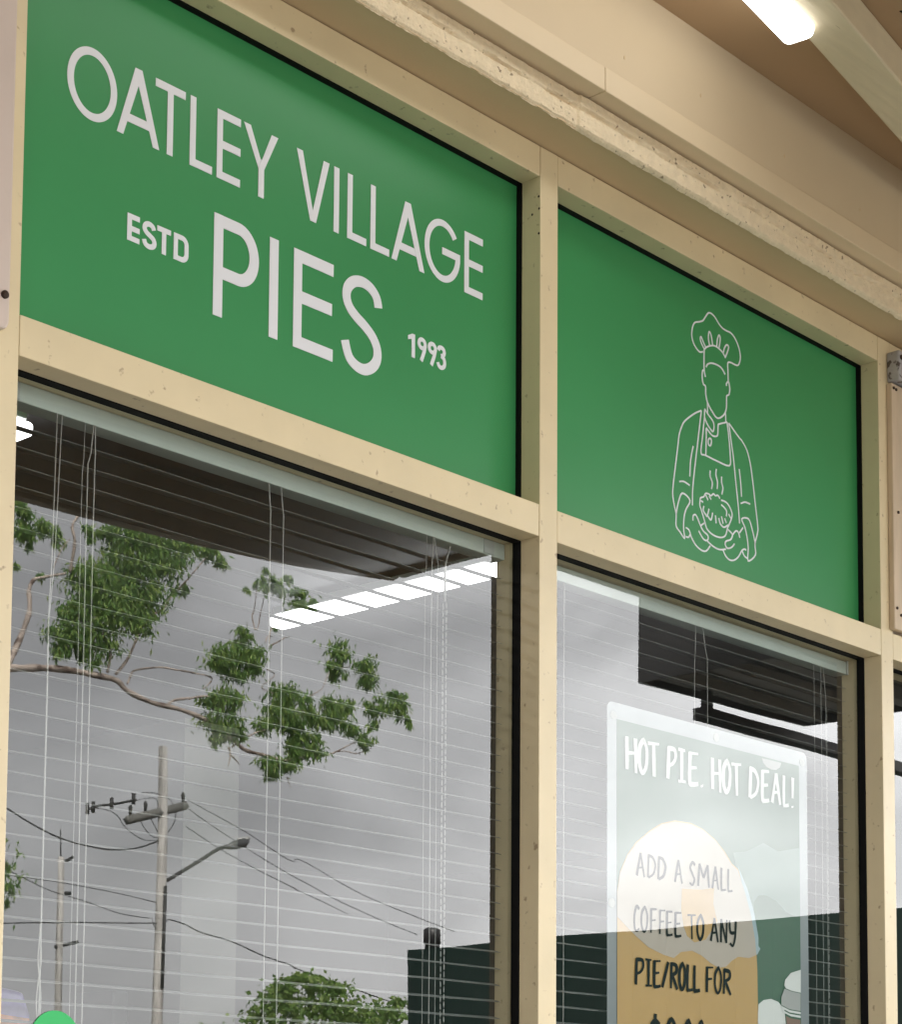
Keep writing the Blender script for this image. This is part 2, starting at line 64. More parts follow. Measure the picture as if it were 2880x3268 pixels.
# ------------------------------------------------------------------ helpers
def link(o): scn.collection.objects.link(o); return o
def tag(o, label=None, cat=None, group=None, kind=None):
    if label: o['label'] = label
    if cat: o['category'] = cat
    if group: o['group'] = group
    if kind: o['kind'] = kind
    return o
def thing(name, loc, label, cat, group=None):
    o = bpy.data.objects.new(name, None); o.location = loc; o.empty_display_size = .1; link(o)
    return tag(o, label, cat, group)
class MB:
    def __init__(s): s.v = []; s.f = []; s.sm = []
    def add(s, vs_, fs, smooth=False):
        b = len(s.v); s.v += [tuple(p) for p in vs_]
        for f in fs: s.f.append([b + i for i in f]); s.sm.append(smooth)
    def box(s, x0, x1, y0, y1, z0, z1):
        s.add([(x0,y0,z0),(x1,y0,z0),(x1,y1,z0),(x0,y1,z0),(x0,y0,z1),(x1,y0,z1),(x1,y1,z1),(x0,y1,z1)],
              [(0,3,2,1),(4,5,6,7),(0,1,5,4),(1,2,6,5),(2,3,7,6),(3,0,4,7)]); return s
    def prism(s, poly, y0, y1):      # polygon in x,z ; front at y0 (towards the street), back at y1
        n = len(poly); a = sum(poly[i][0]*poly[(i+1)%n][1]-poly[(i+1)%n][0]*poly[i][1] for i in range(n))
        if a < 0: poly = poly[::-1]
        vs_ = [(p[0], y0, p[1]) for p in poly] + [(p[0], y1, p[1]) for p in poly]
        s.add(vs_, [tuple(range(n)), tuple(reversed(range(n, 2*n)))] + [(i, i+n, (i+1)%n+n, (i+1)%n) for i in range(n)]); return s
    def slab(s, poly, z0, z1):       # polygon in x,y
        n = len(poly); a = sum(poly[i][0]*poly[(i+1)%n][1]-poly[(i+1)%n][0]*poly[i][1] for i in range(n))
        if a < 0: poly = poly[::-1]
        vs_ = [(p[0], p[1], z0) for p in poly] + [(p[0], p[1], z1) for p in poly]
        s.add(vs_, [tuple(reversed(range(n))), tuple(range(n, 2*n))] + [(i, (i+1)%n, (i+1)%n+n, i+n) for i in range(n)]); return s
    def tube(s, pts, r, n=6, cap=True):
        pts = [Vector(p) for p in pts]
        if not hasattr(r, '__len__'): r = [r]*len(pts)
        rings = []; up = Vector((.13, .31, .94))
        for i, p in enumerate(pts):
            d = (pts[min(i+1, len(pts)-1)] - pts[max(i-1, 0)]).normalized()
            a = d.cross(up)
            if a.length < .05: a = d.cross(Vector((1, 0, 0)))
            a.normalize(); b = d.cross(a).normalized()
            rings += [p + (a*math.cos(2*math.pi*k/n) + b*math.sin(2*math.pi*k/n))*r[i] for k in range(n)]
        m = len(pts); fs = [(i*n+k, i*n+(k+1)%n, (i+1)*n+(k+1)%n, (i+1)*n+k) for i in range(m-1) for k in range(n)]
        if cap: fs += [tuple(reversed(range(n))), tuple(range((m-1)*n, m*n))]
        s.add(rings, fs, True); return s
    def ribbon(s, pts, w, y0, t, closed=False, wf=None):   # constant width stroke in the x,z plane
        P = [Vector((p[0], p[1])) for p in pts]
        Q = [P[0]]
        for p in P[1:]:
            if (p-Q[-1]).length > 1e-5: Q.append(p)
        P = Q; n = len(P)
        if closed and (P[0]-P[-1]).length < 1e-4: P.pop(); n -= 1
        Lf, Rt = [], []
        for i in range(n):
            a = P[(i-1) % n] if (closed or i > 0) else None; b = P[(i+1) % n] if (closed or i < n-1) else None
            d0 = (P[i]-a).normalized() if a is not None else None; d1 = (b-P[i]).normalized() if b is not None else None
            if d0 is None: d0 = d1
            if d1 is None: d1 = d0
            n0 = Vector((-d0.y, d0.x)); n1_ = Vector((-d1.y, d1.x)); m = n0+n1_
            if m.length < .2: m = n0.copy()
            m.normalize(); k = min(1/max(m.dot(n0), .35), 1.6)
            ww = w/2*(wf(i/(n-1)) if wf else 1)
            Lf.append(P[i]+m*ww*k); Rt.append(P[i]-m*ww*k)
        vs_ = []
        for a, b in zip(Lf, Rt): vs_ += [(a.x, y0, a.y), (b.x, y0, b.y), (a.x, y0+t, a.y), (b.x, y0+t, b.y)]
        fs = []
        for i in range(n if closed else n-1):
            j = (i+1) % n; a, b = 4*i, 4*j
            fs += [(a, a+1, b+1, b), (a, b, b+2, a+2), (a+1, a+3, b+3, b+1)]
        if not closed: fs += [(0, 2, 3, 1), (4*n-4, 4*n-3, 4*n-1, 4*n-2)]
        s.add(vs_, fs); return s
    def build(s, name, mat, parent=None, bevel=0.0, label=None):
        me = bpy.data.meshes.new(name); me.from_pydata(s.v, [], s.f); me.update()
        for p, q in zip(me.polygons, s.sm): p.use_smooth = q
        me.materials.append(mat); o = link(bpy.data.objects.new(name, me))
        if parent is not None:
            o.parent = parent; o.matrix_parent_inverse = Matrix.Translation(parent.location).inverted()
        if bevel:
            b = o.modifiers.new('bevel', 'BEVEL'); b.width = bevel; b.segments = 2; b.limit_method = 'ANGLE'; b.angle_limit = math.radians(40)
        if label: o['label'] = label
        return o
def crs(pts, k=6, closed=False):     # catmull-rom
    n = len(pts); out_ = []
    rng = n if closed else n-1
    for i in range(rng):
        p0 = pts[(i-1) % n] if (closed or i > 0) else pts[0]; p1 = pts[i]; p2 = pts[(i+1) % n]
        p3 = pts[(i+2) % n] if (closed or i+2 < n) else pts[-1]
        for j in range(k):
            t = j/k
            out_.append(tuple(.5*((2*b) + (-a+c)*t + (2*a-5*b+4*c-d)*t*t + (-a+3*b-3*c+d)*t**3) for a, b, c, d in zip(p0, p1, p2, p3)))
    if not closed: out_.append(tuple(pts[-1]))
    return out_
# ------------------------------------------------------------------ materials
def mat(name, col, rough=.5, metal=0, var=0.0, vscale=8, bump=0.0, bscale=60, spec=.5, coat=0, detail=4, stretch=(1,1,1), col2=None, c2pos=(.62,.72), c2scale=20):
    m = bpy.data.materials.new(name); m.use_nodes = True; t = m.node_tree; b = t.nodes['Principled BSDF']
    b.inputs['Base Color'].default_value = (*col, 1); b.inputs['Roughness'].default_value = rough; b.inputs['Metallic'].default_value = metal
    b.inputs['Specular IOR Level'].default_value = spec; b.inputs['Coat Weight'].default_value = coat
    tcn = t.nodes.new('ShaderNodeTexCoord'); mpn = t.nodes.new('ShaderNodeMapping'); mpn.inputs['Scale'].default_value = stretch
    t.links.new(tcn.outputs['Object'], mpn.inputs[0])
    last = None
    if var:
        n = t.nodes.new('ShaderNodeTexNoise'); n.inputs['Scale'].default_value = vscale; n.inputs['Detail'].default_value = detail
        r = t.nodes.new('ShaderNodeValToRGB')
        r.color_ramp.elements[0].position = .3; r.color_ramp.elements[1].position = .7
        r.color_ramp.elements[0].color = (*[c*(1-var) for c in col], 1); r.color_ramp.elements[1].color = (*[min(1, c*(1+var)) for c in col], 1)
        t.links.new(mpn.outputs[0], n.inputs['Vector']); t.links.new(n.outputs['Fac'], r.inputs[0]); last = r.outputs[0]
    if col2:
        n = t.nodes.new('ShaderNodeTexNoise'); n.inputs['Scale'].default_value = c2scale; n.inputs['Detail'].default_value = 6
        r = t.nodes.new('ShaderNodeValToRGB'); r.color_ramp.elements[0].position = c2pos[0]; r.color_ramp.elements[1].position = c2pos[1]
        r.color_ramp.elements[0].color = (0,0,0,1); r.color_ramp.elements[1].color = (1,1,1,1)
        x = t.nodes.new('ShaderNodeMix'); x.data_type = 'RGBA'
        t.links.new(mpn.outputs[0], n.inputs['Vector']); t.links.new(n.outputs['Fac'], r.inputs[0]); t.links.new(r.outputs[0], x.inputs[0])
        if last: t.links.new(last, x.inputs[6])
        else: x.inputs[6].default_value = (*col, 1)
        x.inputs[7].default_value = (*col2, 1); last = x.outputs[2]
    if last: t.links.new(last, b.inputs['Base Color'])
    if bump:
        n = t.nodes.new('ShaderNodeTexNoise'); n.inputs['Scale'].default_value = bscale; n.inputs['Detail'].default_value = 5
        bb = t.nodes.new('ShaderNodeBump'); bb.inputs['Strength'].default_value = bump; bb.inputs['Distance'].default_value = .004
        t.links.new(mpn.outputs[0], n.inputs['Vector']); t.links.new(n.outputs['Fac'], bb.inputs['Height']); t.links.new(bb.outputs[0], b.inputs['Normal'])
    return m
def emis(name, col, s):
    m = bpy.data.materials.new(name); m.use_nodes = True; t = m.node_tree; t.nodes.clear()
    e = t.nodes.new('ShaderNodeEmission'); e.inputs[0].default_value = (*col, 1); e.inputs[1].default_value = s
    o = t.nodes.new('ShaderNodeOutputMaterial'); t.links.new(e.outputs[0], o.inputs[0]); return m
def glass(name, tint=(.97, .985, .975), r0=.050, rough=0.0, wobble=.0):
    m = bpy.data.materials.new(name); m.use_nodes = True; t = m.node_tree; t.nodes.clear(); N = t.nodes.new; K = t.links.new
    geo = N('ShaderNodeNewGeometry'); dot = N('ShaderNodeVectorMath'); dot.operation = 'DOT_PRODUCT'
    K(geo.outputs['Incoming'], dot.inputs[0]); K(geo.outputs['Normal'], dot.inputs[1])
    ab = N('ShaderNodeMath'); ab.operation = 'ABSOLUTE'; K(dot.outputs['Value'], ab.inputs[0])
    om = N('ShaderNodeMath'); om.operation = 'SUBTRACT'; om.inputs[0].default_value = 1; K(ab.outputs[0], om.inputs[1])
    pw = N('ShaderNodeMath'); pw.operation = 'POWER'; pw.inputs[1].default_value = 5; K(om.outputs[0], pw.inputs[0])
    ml = N('ShaderNodeMath'); ml.operation = 'MULTIPLY_ADD'; ml.inputs[1].default_value = (1-r0)*1.75 if r0 else 0; ml.inputs[2].default_value = r0*1.9; K(pw.outputs[0], ml.inputs[0]); ml.use_clamp = True
    tr = N('ShaderNodeBsdfTransparent'); tr.inputs[0].default_value = (*tint, 1)
    gl = N('ShaderNodeBsdfGlossy'); gl.inputs['Roughness'].default_value = rough
    if wobble:
        tcn = N('ShaderNodeTexCoord'); n = N('ShaderNodeTexNoise'); n.inputs['Scale'].default_value = 2.2; n.inputs['Detail'].default_value = 1
        bb = N('ShaderNodeBump'); bb.inputs['Strength'].default_value = 1; bb.inputs['Distance'].default_value = wobble
        K(tcn.outputs['Object'], n.inputs['Vector']); K(n.outputs['Fac'], bb.inputs['Height']); K(bb.outputs[0], gl.inputs['Normal'])
    mi = N('ShaderNodeMixShader'); K(ml.outputs[0], mi.inputs[0]); K(tr.outputs[0], mi.inputs[1]); K(gl.outputs[0], mi.inputs[2])
    o = N('ShaderNodeOutputMaterial')
    if r0:
        td = N('ShaderNodeTexCoord'); md = N('ShaderNodeMapping'); md.inputs['Scale'].default_value = (2.5, 1, .8); nd = N('ShaderNodeTexNoise'); nd.inputs['Scale'].default_value = 5; nd.inputs['Detail'].default_value = 9; nd.inputs['Roughness'].default_value = .75
        rd = N('ShaderNodeMapRange'); rd.inputs[1].default_value = .48; rd.inputs[2].default_value = .75; rd.inputs[3].default_value = .0; rd.inputs[4].default_value = .009
        df = N('ShaderNodeBsdfDiffuse'); df.inputs[0].default_value = (.8, .8, .8, 1); m2 = N('ShaderNodeMixShader')
        K(td.outputs['Object'], md.inputs[0]); K(md.outputs[0], nd.inputs['Vector']); K(nd.outputs['Fac'], rd.inputs[0]); K(rd.outputs[0], m2.inputs[0]); K(mi.outputs[0], m2.inputs[1]); K(df.outputs[0], m2.inputs[2]); K(m2.outputs[0], o.inputs[0])
    else: K(mi.outputs[0], o.inputs[0])
    return m
def leafmat(name, ca, cb, cc_):
    m = bpy.data.materials.new(name); m.use_nodes = True; t = m.node_tree; b = t.nodes['Principled BSDF']; N = t.nodes.new; K = t.links.new
    g = N('ShaderNodeNewGeometry'); r = N('ShaderNodeValToRGB')
    r.color_ramp.elements[0].color = (*ca, 1); r.color_ramp.elements[1].color = (*cc_, 1); e = r.color_ramp.elements.new(.5); e.color = (*cb, 1)
    K(g.outputs['Random Per Island'], r.inputs[0]); K(r.outputs[0], b.inputs['Base Color']); b.inputs['Roughness'].default_value = .55
    tl = N('ShaderNodeBsdfTranslucent'); K(r.outputs[0], tl.inputs[0]); mi = N('ShaderNodeMixShader'); mi.inputs[0].default_value = .45
    K(b.outputs[0], mi.inputs[1]); K(tl.outputs[0], mi.inputs[2]); K(mi.outputs[0], t.nodes['Material Output'].inputs[0]); return m
PAINT = mat('cream_paint', (.68, .57, .365), .38, var=.06, vscale=7, bump=.18, bscale=35, col2=(.38, .28, .17), c2pos=(.645, .72), c2scale=60, spec=.45)
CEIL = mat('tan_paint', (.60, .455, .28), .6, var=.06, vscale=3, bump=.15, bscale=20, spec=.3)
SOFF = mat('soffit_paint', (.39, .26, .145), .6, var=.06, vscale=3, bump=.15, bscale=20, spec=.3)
TRIM = mat('trim_paint', (.69, .565, .385), .5, var=.04, vscale=4, bump=.1, bscale=40, spec=.35)
BEAM = mat('weathered_beam_paint', (.66, .56, .39), .6, var=.05, vscale=30, bump=.5, bscale=30, stretch=(.25, 2.2, 1), col2=(.42, .33, .21), c2pos=(.71, .78), c2scale=90)
PLAST = mat('rough_plaster', (.76, .645, .46), .8, var=.06, vscale=60, bump=.45, bscale=260, spec=.2, col2=(.30, .23, .15), c2pos=(.64, .70), c2scale=95)
RUB = mat('black_rubber', (.006, .006, .006), .7, spec=.15)
STRIP = mat('faded_pink_paint', (.60, .50, .44), .5, var=.05, vscale=6, bump=.15, bscale=40)
BOARD = mat('weathered_board_paint', (.56, .44, .31), .6, var=.14, vscale=14, bump=.3, bscale=30, stretch=(3, 1, .35), col2=(.25, .17, .1), c2pos=(.68, .76), c2scale=30)
GREEN = mat('green_vinyl', (.042, .258, .088), .34, var=.04, vscale=3, spec=.32, bump=.02, bscale=3)
WHITE = mat('white_vinyl', (.74, .755, .80), .38)
HEAD = mat('headrail_enamel', (.40, .455, .425), .35)
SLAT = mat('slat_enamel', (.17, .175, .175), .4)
CORD = mat('cord_nylon', (.36, .36, .355), .6)
CLIP = mat('clip_plastic', (.35, .38, .38), .3)
GLASS = glass('window_glass', wobble=.0006)
GEDGE = glass('window_glass_rear', r0=0.0)
SCREW = mat('rusty_screw', (.05, .03, .02), .6, metal=.4, bump=.5, bscale=300)
GALV = mat('chipped_galvanised', (.42, .41, .42), .55, metal=.3, var=.15, vscale=30, bump=.5, bscale=80, col2=(.10, .08, .07), c2pos=(.56, .62), c2scale=60)
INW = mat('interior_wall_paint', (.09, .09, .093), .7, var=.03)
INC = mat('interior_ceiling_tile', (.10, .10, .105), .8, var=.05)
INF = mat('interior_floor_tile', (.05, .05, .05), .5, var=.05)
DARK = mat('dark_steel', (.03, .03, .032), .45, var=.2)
LAMPG = mat('lamp_body_grey', (.55, .56, .56), .4)
LAMP = emis('lamp_diffuser', (1.0, .99, .96), .95)
LAMPI = emis('lamp_diffuser_inside', (1, 1, 1), 1.3)
KIOSK = mat('dark_green_cladding', (.005, .024, .018), .6, var=.1, vscale=2, bump=.1)
ASPH = mat('asphalt', (.04, .04, .042), .9, var=.2, vscale=12, bump=.4, bscale=90)
PAVE = mat('pavement_concrete', (.22, .215, .195), .85, var=.1, vscale=3, bump=.3, bscale=50)
KERB = mat('kerb_concrete', (.34, .33, .31), .85, var=.1)
PAINTW = mat('road_paint', (.75, .75, .72), .6, var=.05)
BARK = mat('gum_bark', (.44, .37, .32), .8, var=.35, vscale=3, bump=.4, bscale=12, col2=(.14, .10, .08), c2pos=(.52, .62), c2scale=4)
LEAF = leafmat('gum_leaf', (.08, .17, .045), (.15, .29, .06), (.34, .45, .12))
LEAF2 = leafmat('broad_leaf', (.09, .18, .04), (.17, .30, .06), (.28, .38, .11))
POLEM = mat('pole_timber', (.36, .35, .33), .85, var=.5, vscale=1.2, bump=.3, bscale=8, stretch=(4, 4, .5))
WIREM = mat('black_cable', (.02, .02, .02), .6)
BRICK = mat('brick_wall', (.30, .17, .11), .85, var=.15, vscale=4)
# ------------------------------------------------------------------ shop wall above the windows
FX0, FX1 = -1.0233, 1.0666            # window edges on the facade
ZT, Z1, Z2, Z3 = 3.2105, 3.1587, 2.6035, 2.5500
wall = thing('shop_wall', (0, .1, 0), 'cream painted shop wall and lintel above the windows under the awning', 'wall')
lint = MB(); lint.box(-6, 9, -.0785, .095, ZT+.0018, 3.2695); lint.build('lintel', CEIL, wall)
def plaster():
    mb = MB(); xs = []; x = -6.0
    while x < 9:
        xs.append(x); x += .0035 if -.75 < x < 1.7 else .08
    zs = [3.2105 + .059*i/22 for i in range(23)]
    vs_ = []; W = len(zs)
    for x in xs:
        # ragged lower lip and a step down in the run
        thick = 0.0 if x < -.005 else .004
        lip = .0022*noise.noise(Vector((x*38, 3.1, 0))) + .0016*noise.noise(Vector((x*120, 1.2, 0)))
        crack = 3.2465 + .004*noise.noise(Vector((x*9, 7, 0))) + .0016*noise.noise(Vector((x*60, 7, 0)))
        for i, z in enumerate(zs):
            t = i/22
            y = -.0815 - thick
            y += .0007*noise.noise(Vector((x*25, z*50, 0))) + .0012*noise.noise(Vector((x*150, z*220, 4)))
            if z > crack: y += -.0024 - .0006*noise.noise(Vector((x*30, z*30, 9)))
            if abs(z-crack) < .0022: y += .0075*max(0, .45+noise.noise(Vector((x*13, 0, 5))))
            zz = z
            if i < 5: zz = z + (lip - (.0012 if thick else 0))*(1-i/5) + .0006
            if i < 2: y += .003*(2-i)
            if i == 0: y = -.077
            if i == 22: y = -.077
            vs_.append((x, y, zz))
    fs = [(a*W+b, (a+1)*W+b, (a+1)*W+b+1, a*W+b+1) for a in range(len(xs)-1) for b in range(W-1)]
    mb.add(vs_, fs, False); return mb
plaster().build('plaster_strip', PLAST, wall, label='rough flaking plaster strip')
for i, (a, b) in enumerate(((-6, -1.62), (-1.617, .0195), (.0215, 1.66), (1.663, 9))):
    MB().box(a, b, -.120, .09, 3.2715, 3.3130).build('trim_board', TRIM, wall, bevel=.0015)
MB().box(-6, 9, -.1165, .095, 3.3145, 3.60).build('upper_panel', mat('panel_paint', (.61, .495, .335), .55, var=.04, vscale=3, bump=.12, bscale=25, spec=.3), wall)
MB().box(-6, -1.9, 0, .2, -.1, 3.2085).box(3.9, 9, 0, .2, -.1, 3.2085).box(-1.9, 3.9, .0, .2, -.1, .78).build('base_wall', TRIM, wall)
# nail heads on the upper panel
nm = MB()
for x, z in ((.075, 3.352), (.29, 3.372), (.55, 3.36), (.81, 3.35)):
    nm.prism([(x+.0016*math.cos(a*math.pi/4), z+.0035*math.sin(a*math.pi/4)) for a in range(8)], -.1172, -.1165)
nm.build('nail_head', CEIL, wall)
# ------------------------------------------------------------------ window frames
frame = thing('shopfront_frame', (0, 0, .78), 'cream aluminium shopfront window frame with two panes below two green panels', 'window frame')
BV = .0011
def member(x0, x1, z0, z1, name, yf=0.0):
    mb = MB(); mb.box(x0, x1, yf, .0405, z0, z1); mb.box(x0+.0008, x1-.0008, .0575, .094, z0+.0008, z1-.0008)
    return mb.build(name, PAINT, frame, bevel=BV)
MULL = ((-1.0683, FX0), (0, .045), (FX1, 1.1116), (2.1549, 2.20), (-2.16, -2.115), (3.24, 3.285))
for a, b in MULL: member(a, b, .80, ZT, 'mullion')
BAYS = ((-2.115, -1.0683), (FX0, 0), (.045, FX1), (1.1116, 2.1549), (2.20, 3.24))
g = .0010
for a, b in BAYS:
    member(a+g, b-g, Z1, ZT, 'top_rail', .0004); member(a+g, b-g, Z3, Z2, 'transom', .0004); member(a+g, b-g, .80, .86, 'sill', .0004)
# a second profile line along the top rail
for a, b in BAYS[1:3]:
    rub = MB(); t = .0013
    for z0, z1 in ((Z2, Z1), (.86, Z3)):
        rub.box(a, b, .0408, .0572, z1-.0013, z1+.004); rub.box(a, b, .0408, .0572, z0-.004, z0+.0013)
        rub.box(a-.004, a+.0013, .0409, .0571, z0, z1); rub.box(b-.0013, b+.004, .0409, .0571, z0, z1)
    rub.build('gasket', RUB, frame)
for a, b in (BAYS[0], BAYS[3], BAYS[4]):
    rub = MB(); rub.box(a, b, .0408, .0572, Z3-.0013, Z3+.004); rub.box(a-.004, a+.0013, .0409, .0571, .86, Z3); rub.box(b-.0013, b+.004, .0409, .0571, .86, Z3)
    rub.build('gasket', RUB, frame)
    MB().box(a, b, .045, .052, Z2-.004, Z1+.004).build('infill_panel', TRIM, frame)
for i, (a, b) in enumerate(BAYS):
    o = MB().box(a-.003, b+.003, .0525, .0565, .857, Z3+.003).build('window_pane', GLASS, frame)
    o.data.materials.append(GEDGE)
    for p in o.data.polygons: p.material_index = 0 if p.normal.y < -.5 else 1
# scuffs and screw holes in the reveals
for z, y in ((3.1255, .004), (3.1045, .003), (3.062, .0035), (3.0985, .018)):
    MB().tube([(-.0004, y, z), (.002, y, z)], .0021, 8).build('screw_hole', SCREW, frame)
# ------------------------------------------------------------------ green sign panels
YP = .0515
sg = thing('shop_sign', (-.51, YP, Z2), 'green shop sign panel with white words OATLEY VILLAGE PIES ESTD 1993', 'sign')
MB().box(FX0, 0, YP, YP+.004, Z2-.003, Z1+.003).build('panel', GREEN, sg)
LT = MB(); cnt = [0]
def yy():
    cnt[0] += 1; return YP-.0006-.00005*(cnt[0] % 9)
def P_(poly): LT.prism(poly, yy(), YP-.00005)
def RB(pts, w, closed=False): y = yy(); LT.ribbon(pts, w, y, YP-.00005-y, closed)
def gE(x0, x1, b, t, s, h, xm=None, mid=.565):
    xm = xm or x1; m = b+(t-b)*mid
    P_([(x0,b),(x1,b),(x1,b+h),(x0+s,b+h),(x0+s,m-h),(xm,m-h),(xm,m),(x0+s,m),(x0+s,t-h),(x1,t-h),(x1,t),(x0,t)])
def gL(x0, x1, b, t, s, h): P_([(x0,b),(x1,b),(x1,b+h),(x0+s,b+h),(x0+s,t),(x0,t)])
def gI(x0, x1, b, t): P_([(x0,b),(x1,b),(x1,t),(x0,t)])
def gT(x0, x1, b, t, s, h): c = (x0+x1)/2; P_([(c-s/2,b),(c+s/2,b),(c+s/2,t-h),(x1,t-h),(x1,t),(x0,t),(x0,t-h),(c-s/2,t-h)])
def gA(x0, x1, a0, a1, b, t, w, bz0, bz1):
    P_([(x0,b),(x0+w,b),((a0+a1)/2+.0006,t-.022),(a1,t),(a0,t)]); P_([(x1-w,b),(x1,b),(a1,t),(a0,t),((a0+a1)/2-.0006,t-.022)])
    f = lambda z, xa, xb: xa+(xb-xa)*(z-b)/(t-b)
    P_([(f(bz0,x0+w*.6,a0+w*.5),bz0),(f(bz0,x1-w*.6,a1-w*.5),bz0),(f(bz1,x1-w*.6,a1-w*.5),bz1),(f(bz1,x0+w*.6,a0+w*.5),bz1)])
def arc(cx, cz, rx, rz, a0, a1, n=40): return [(cx+rx*math.cos(math.radians(a0+(a1-a0)*i/n)), cz+rz*math.sin(math.radians(a0+(a1-a0)*i/n))) for i in range(n+1)]
b, t, s, h = 2.9338, 3.0360, .0106, .0115
RB(arc(-.8797, 2.9828, .0365, .0454, 0, 360, 72), .0108, True)
gA(-.8372, -.7628, -.8072, -.7951, b, t, .0112, 2.9545, 2.9665)
gT(-.7713, -.7172, b, t, s, h); gL(-.7082, -.6666, b, t, s, h); gE(-.6580, -.6135, b, t, s, h)
P_([(-.5780,b),(-.5672,b),(-.5672,2.977),(-.5726,2.992),(-.5780,2.977)])
P_([(-.6072,t),(-.5940,t),(-.5676,2.9770),(-.5780,2.9765)]); P_([(-.5528,t),(-.5399,t),(-.5672,2.9765),(-.5770,2.977)])
P_([(-.5022,t),(-.4903,t),(-.4640,b),(-.4733,b)]); P_([(-.4468,t),(-.4348,t),(-.4614,b),(-.4725,b)])
gI(-.4247, -.4139, b, t); gL(-.3960, -.3549, b, t, s, h); gL(-.3460, -.3045, b, t, s, h)
gA(-.2990, -.2246, -.2692, -.2570, b, t, .0112, 2.9545, 2.9665)
g_ = arc(-.1822, 2.9850, .0365, .0456, 38, 352, 44)
RB(g_ + [(-.1460, 2.9855)], .0108); P_([(-.1830,2.9795),(-.1408,2.9795),(-.1408,2.9910),(-.1830,2.9910)])
gE(-.1302, -.0858, b, t, s, h)
b, t = 2.7308, 2.8812
P_([(-.6605,b),(-.6432,b),(-.6432,2.7872),(-.6432,2.8055),(-.6432,2.8628),(-.6432,t),(-.6605,t)])
RB([(-.6435, 2.8720), (-.6140, 2.8720)] + arc(-.6140, 2.8342, .0305, .0378, 88, -88, 26) + [(-.6140, 2.7964), (-.6435, 2.7964)], .0180)
gI(-.5535, -.5361, b, t); gE(-.5052, -.4237, b, t, .0168, .0186, -.4262, .590)
RB(crs([(-.3268,2.8448),(-.3315,2.8600),(-.3450,2.8712),(-.3635,2.8745),(-.3815,2.8690),(-.3935,2.8560),(-.3957,2.8410),(-.3890,2.8270),(-.3740,2.8160),(-.3560,2.8070),(-.3385,2.7945),(-.3290,2.7790),(-.3290,2.7625),(-.3385,2.7480),(-.3560,2.7385),(-.3745,2.7400),(-.3895,2.7500),(-.3985,2.7725)], 5), .0172)
# ESTD, 1993 (bold condensed)
b, t = 2.7878, 2.8262
gE(-.8155, -.7940, b, t, .0078, .0074)
RB(crs([(-.7690,2.8160),(-.7715,2.8205),(-.7775,2.8225),(-.7835,2.8200),(-.7855,2.8145),(-.7820,2.8095),(-.7760,2.8065),(-.7700,2.8030),(-.7678,2.7975),(-.7705,2.7925),(-.7770,2.7905),(-.7835,2.7925),(-.7862,2.7985)], 5), .0074)
gT(-.7632, -.7389, b, t, .0076, .0074)
gI(-.7337, -.7262, b, t); RB([(-.7265, 2.8226), (-.7190, 2.8226)] + arc(-.7190, 2.8136, .0085, .0090, 90, 0, 8) + arc(-.7190, 2.8004, .0085, .0090, 0, -90, 8) + [(-.7190, 2.7914), (-.7265, 2.7914)], .0074)
b, t = 2.7895, 2.8275
P_([(-.2520,b),(-.2446,b),(-.2446,t),(-.2505,t),(-.2600,2.8225),(-.2600,2.8155),(-.2520,2.8190)])
for dx in (0, .0236):
    RB(arc(-.2283+dx, 2.8175, .0072, .0070, 0, 360, 24), .0066, True); RB([(-.2211+dx, 2.8165), (-.2232+dx, 2.8070), (-.2300+dx, b)], .0068)
RB(crs([(-.1905,2.8190),(-.1885,2.8232),(-.1835,2.8248),(-.1785,2.8232),(-.1765,2.8185),(-.1785,2.8135),(-.1840,2.8112)], 5), .0068)
RB(crs([(-.1840,2.8108),(-.1775,2.8080),(-.1755,2.8010),(-.1775,2.7950),(-.1835,2.7920),(-.1890,2.7940),(-.1915,2.7990)], 5), .0068)
LT.build('lettering', WHITE, sg)
sg2 = thing('chef_sign', (.55, YP, Z2), 'green sign panel with white line drawing of a chef holding a steaming pie', 'sign')
MB().box(.045, FX1, YP, YP+.004, Z2-.003, Z1+.003).build('panel', GREEN, sg2)
LC = MB()
for i, c in enumerate(CHEF):
    pts = [(c[k], c[k+1]) for k in range(0, len(c), 2)]
    if len(pts) > 2: pts = crs(pts, 4)
    y = YP-.0006-.00005*(i % 9)
    LC.ribbon(pts, .0031, y, YP-.00005-y)
LC.build('line_drawing', WHITE, sg2)
# ------------------------------------------------------------------ side strips, bracket
ww = thing('light_block_wall', (-4.3, -1.3, 0), 'added unseen dark wall blocking light from the left under the awning', 'wall')  # added wall out of view, keeps side light off the mullion reveals
MB().box(-4.5, -4.2, -2.5, -.09, 0, 3.29).build('wall', mat('light_block_dark', (.10, .07, .05), .85, var=.2, vscale=6), ww)
ls = thing('jamb_cover_strip', (-1.08, -.01, 2.57), 'pale pinkish cover strip with a rusty screw at the left edge', 'strip')
rp = [(-1.0452, 3.2085), (-1.0452, 2.5850)] + [(-1.0552+.0100*math.cos(math.radians(a)), 2.5850+.0125*math.sin(math.radians(a))) for a in (-20, -40, -60, -80)] + [(-1.115, 2.5700), (-1.115, 3.2085)]
MB().prism(rp, -.010, -.0004).build('strip', STRIP, ls, bevel=.003)
scr = MB().tube([(-1.0545, -.0102, 2.6158), (-1.0545, -.0135, 2.6158)], .0052, 14); scr.build('screw', SCREW, ls)
rb = thing('cover_board', (1.15, -.01, 2.6), 'weathered cream cover board with dark screws at the right edge', 'board')
MB().box(1.0975, 1.30, -.0130, -.0004, 2.6085, 3.1195).build('board', BOARD, rb, bevel=.002)
for x, z in ((1.1035, 3.1090), (1.1130, 3.1080), (1.1155, 2.852), (1.1060, 2.6520), (1.1215, 2.6400)):
    MB().tube([(x, -.0125, z), (x, -.0155, z)], .0030, 12).build('screw', SCREW, rb)
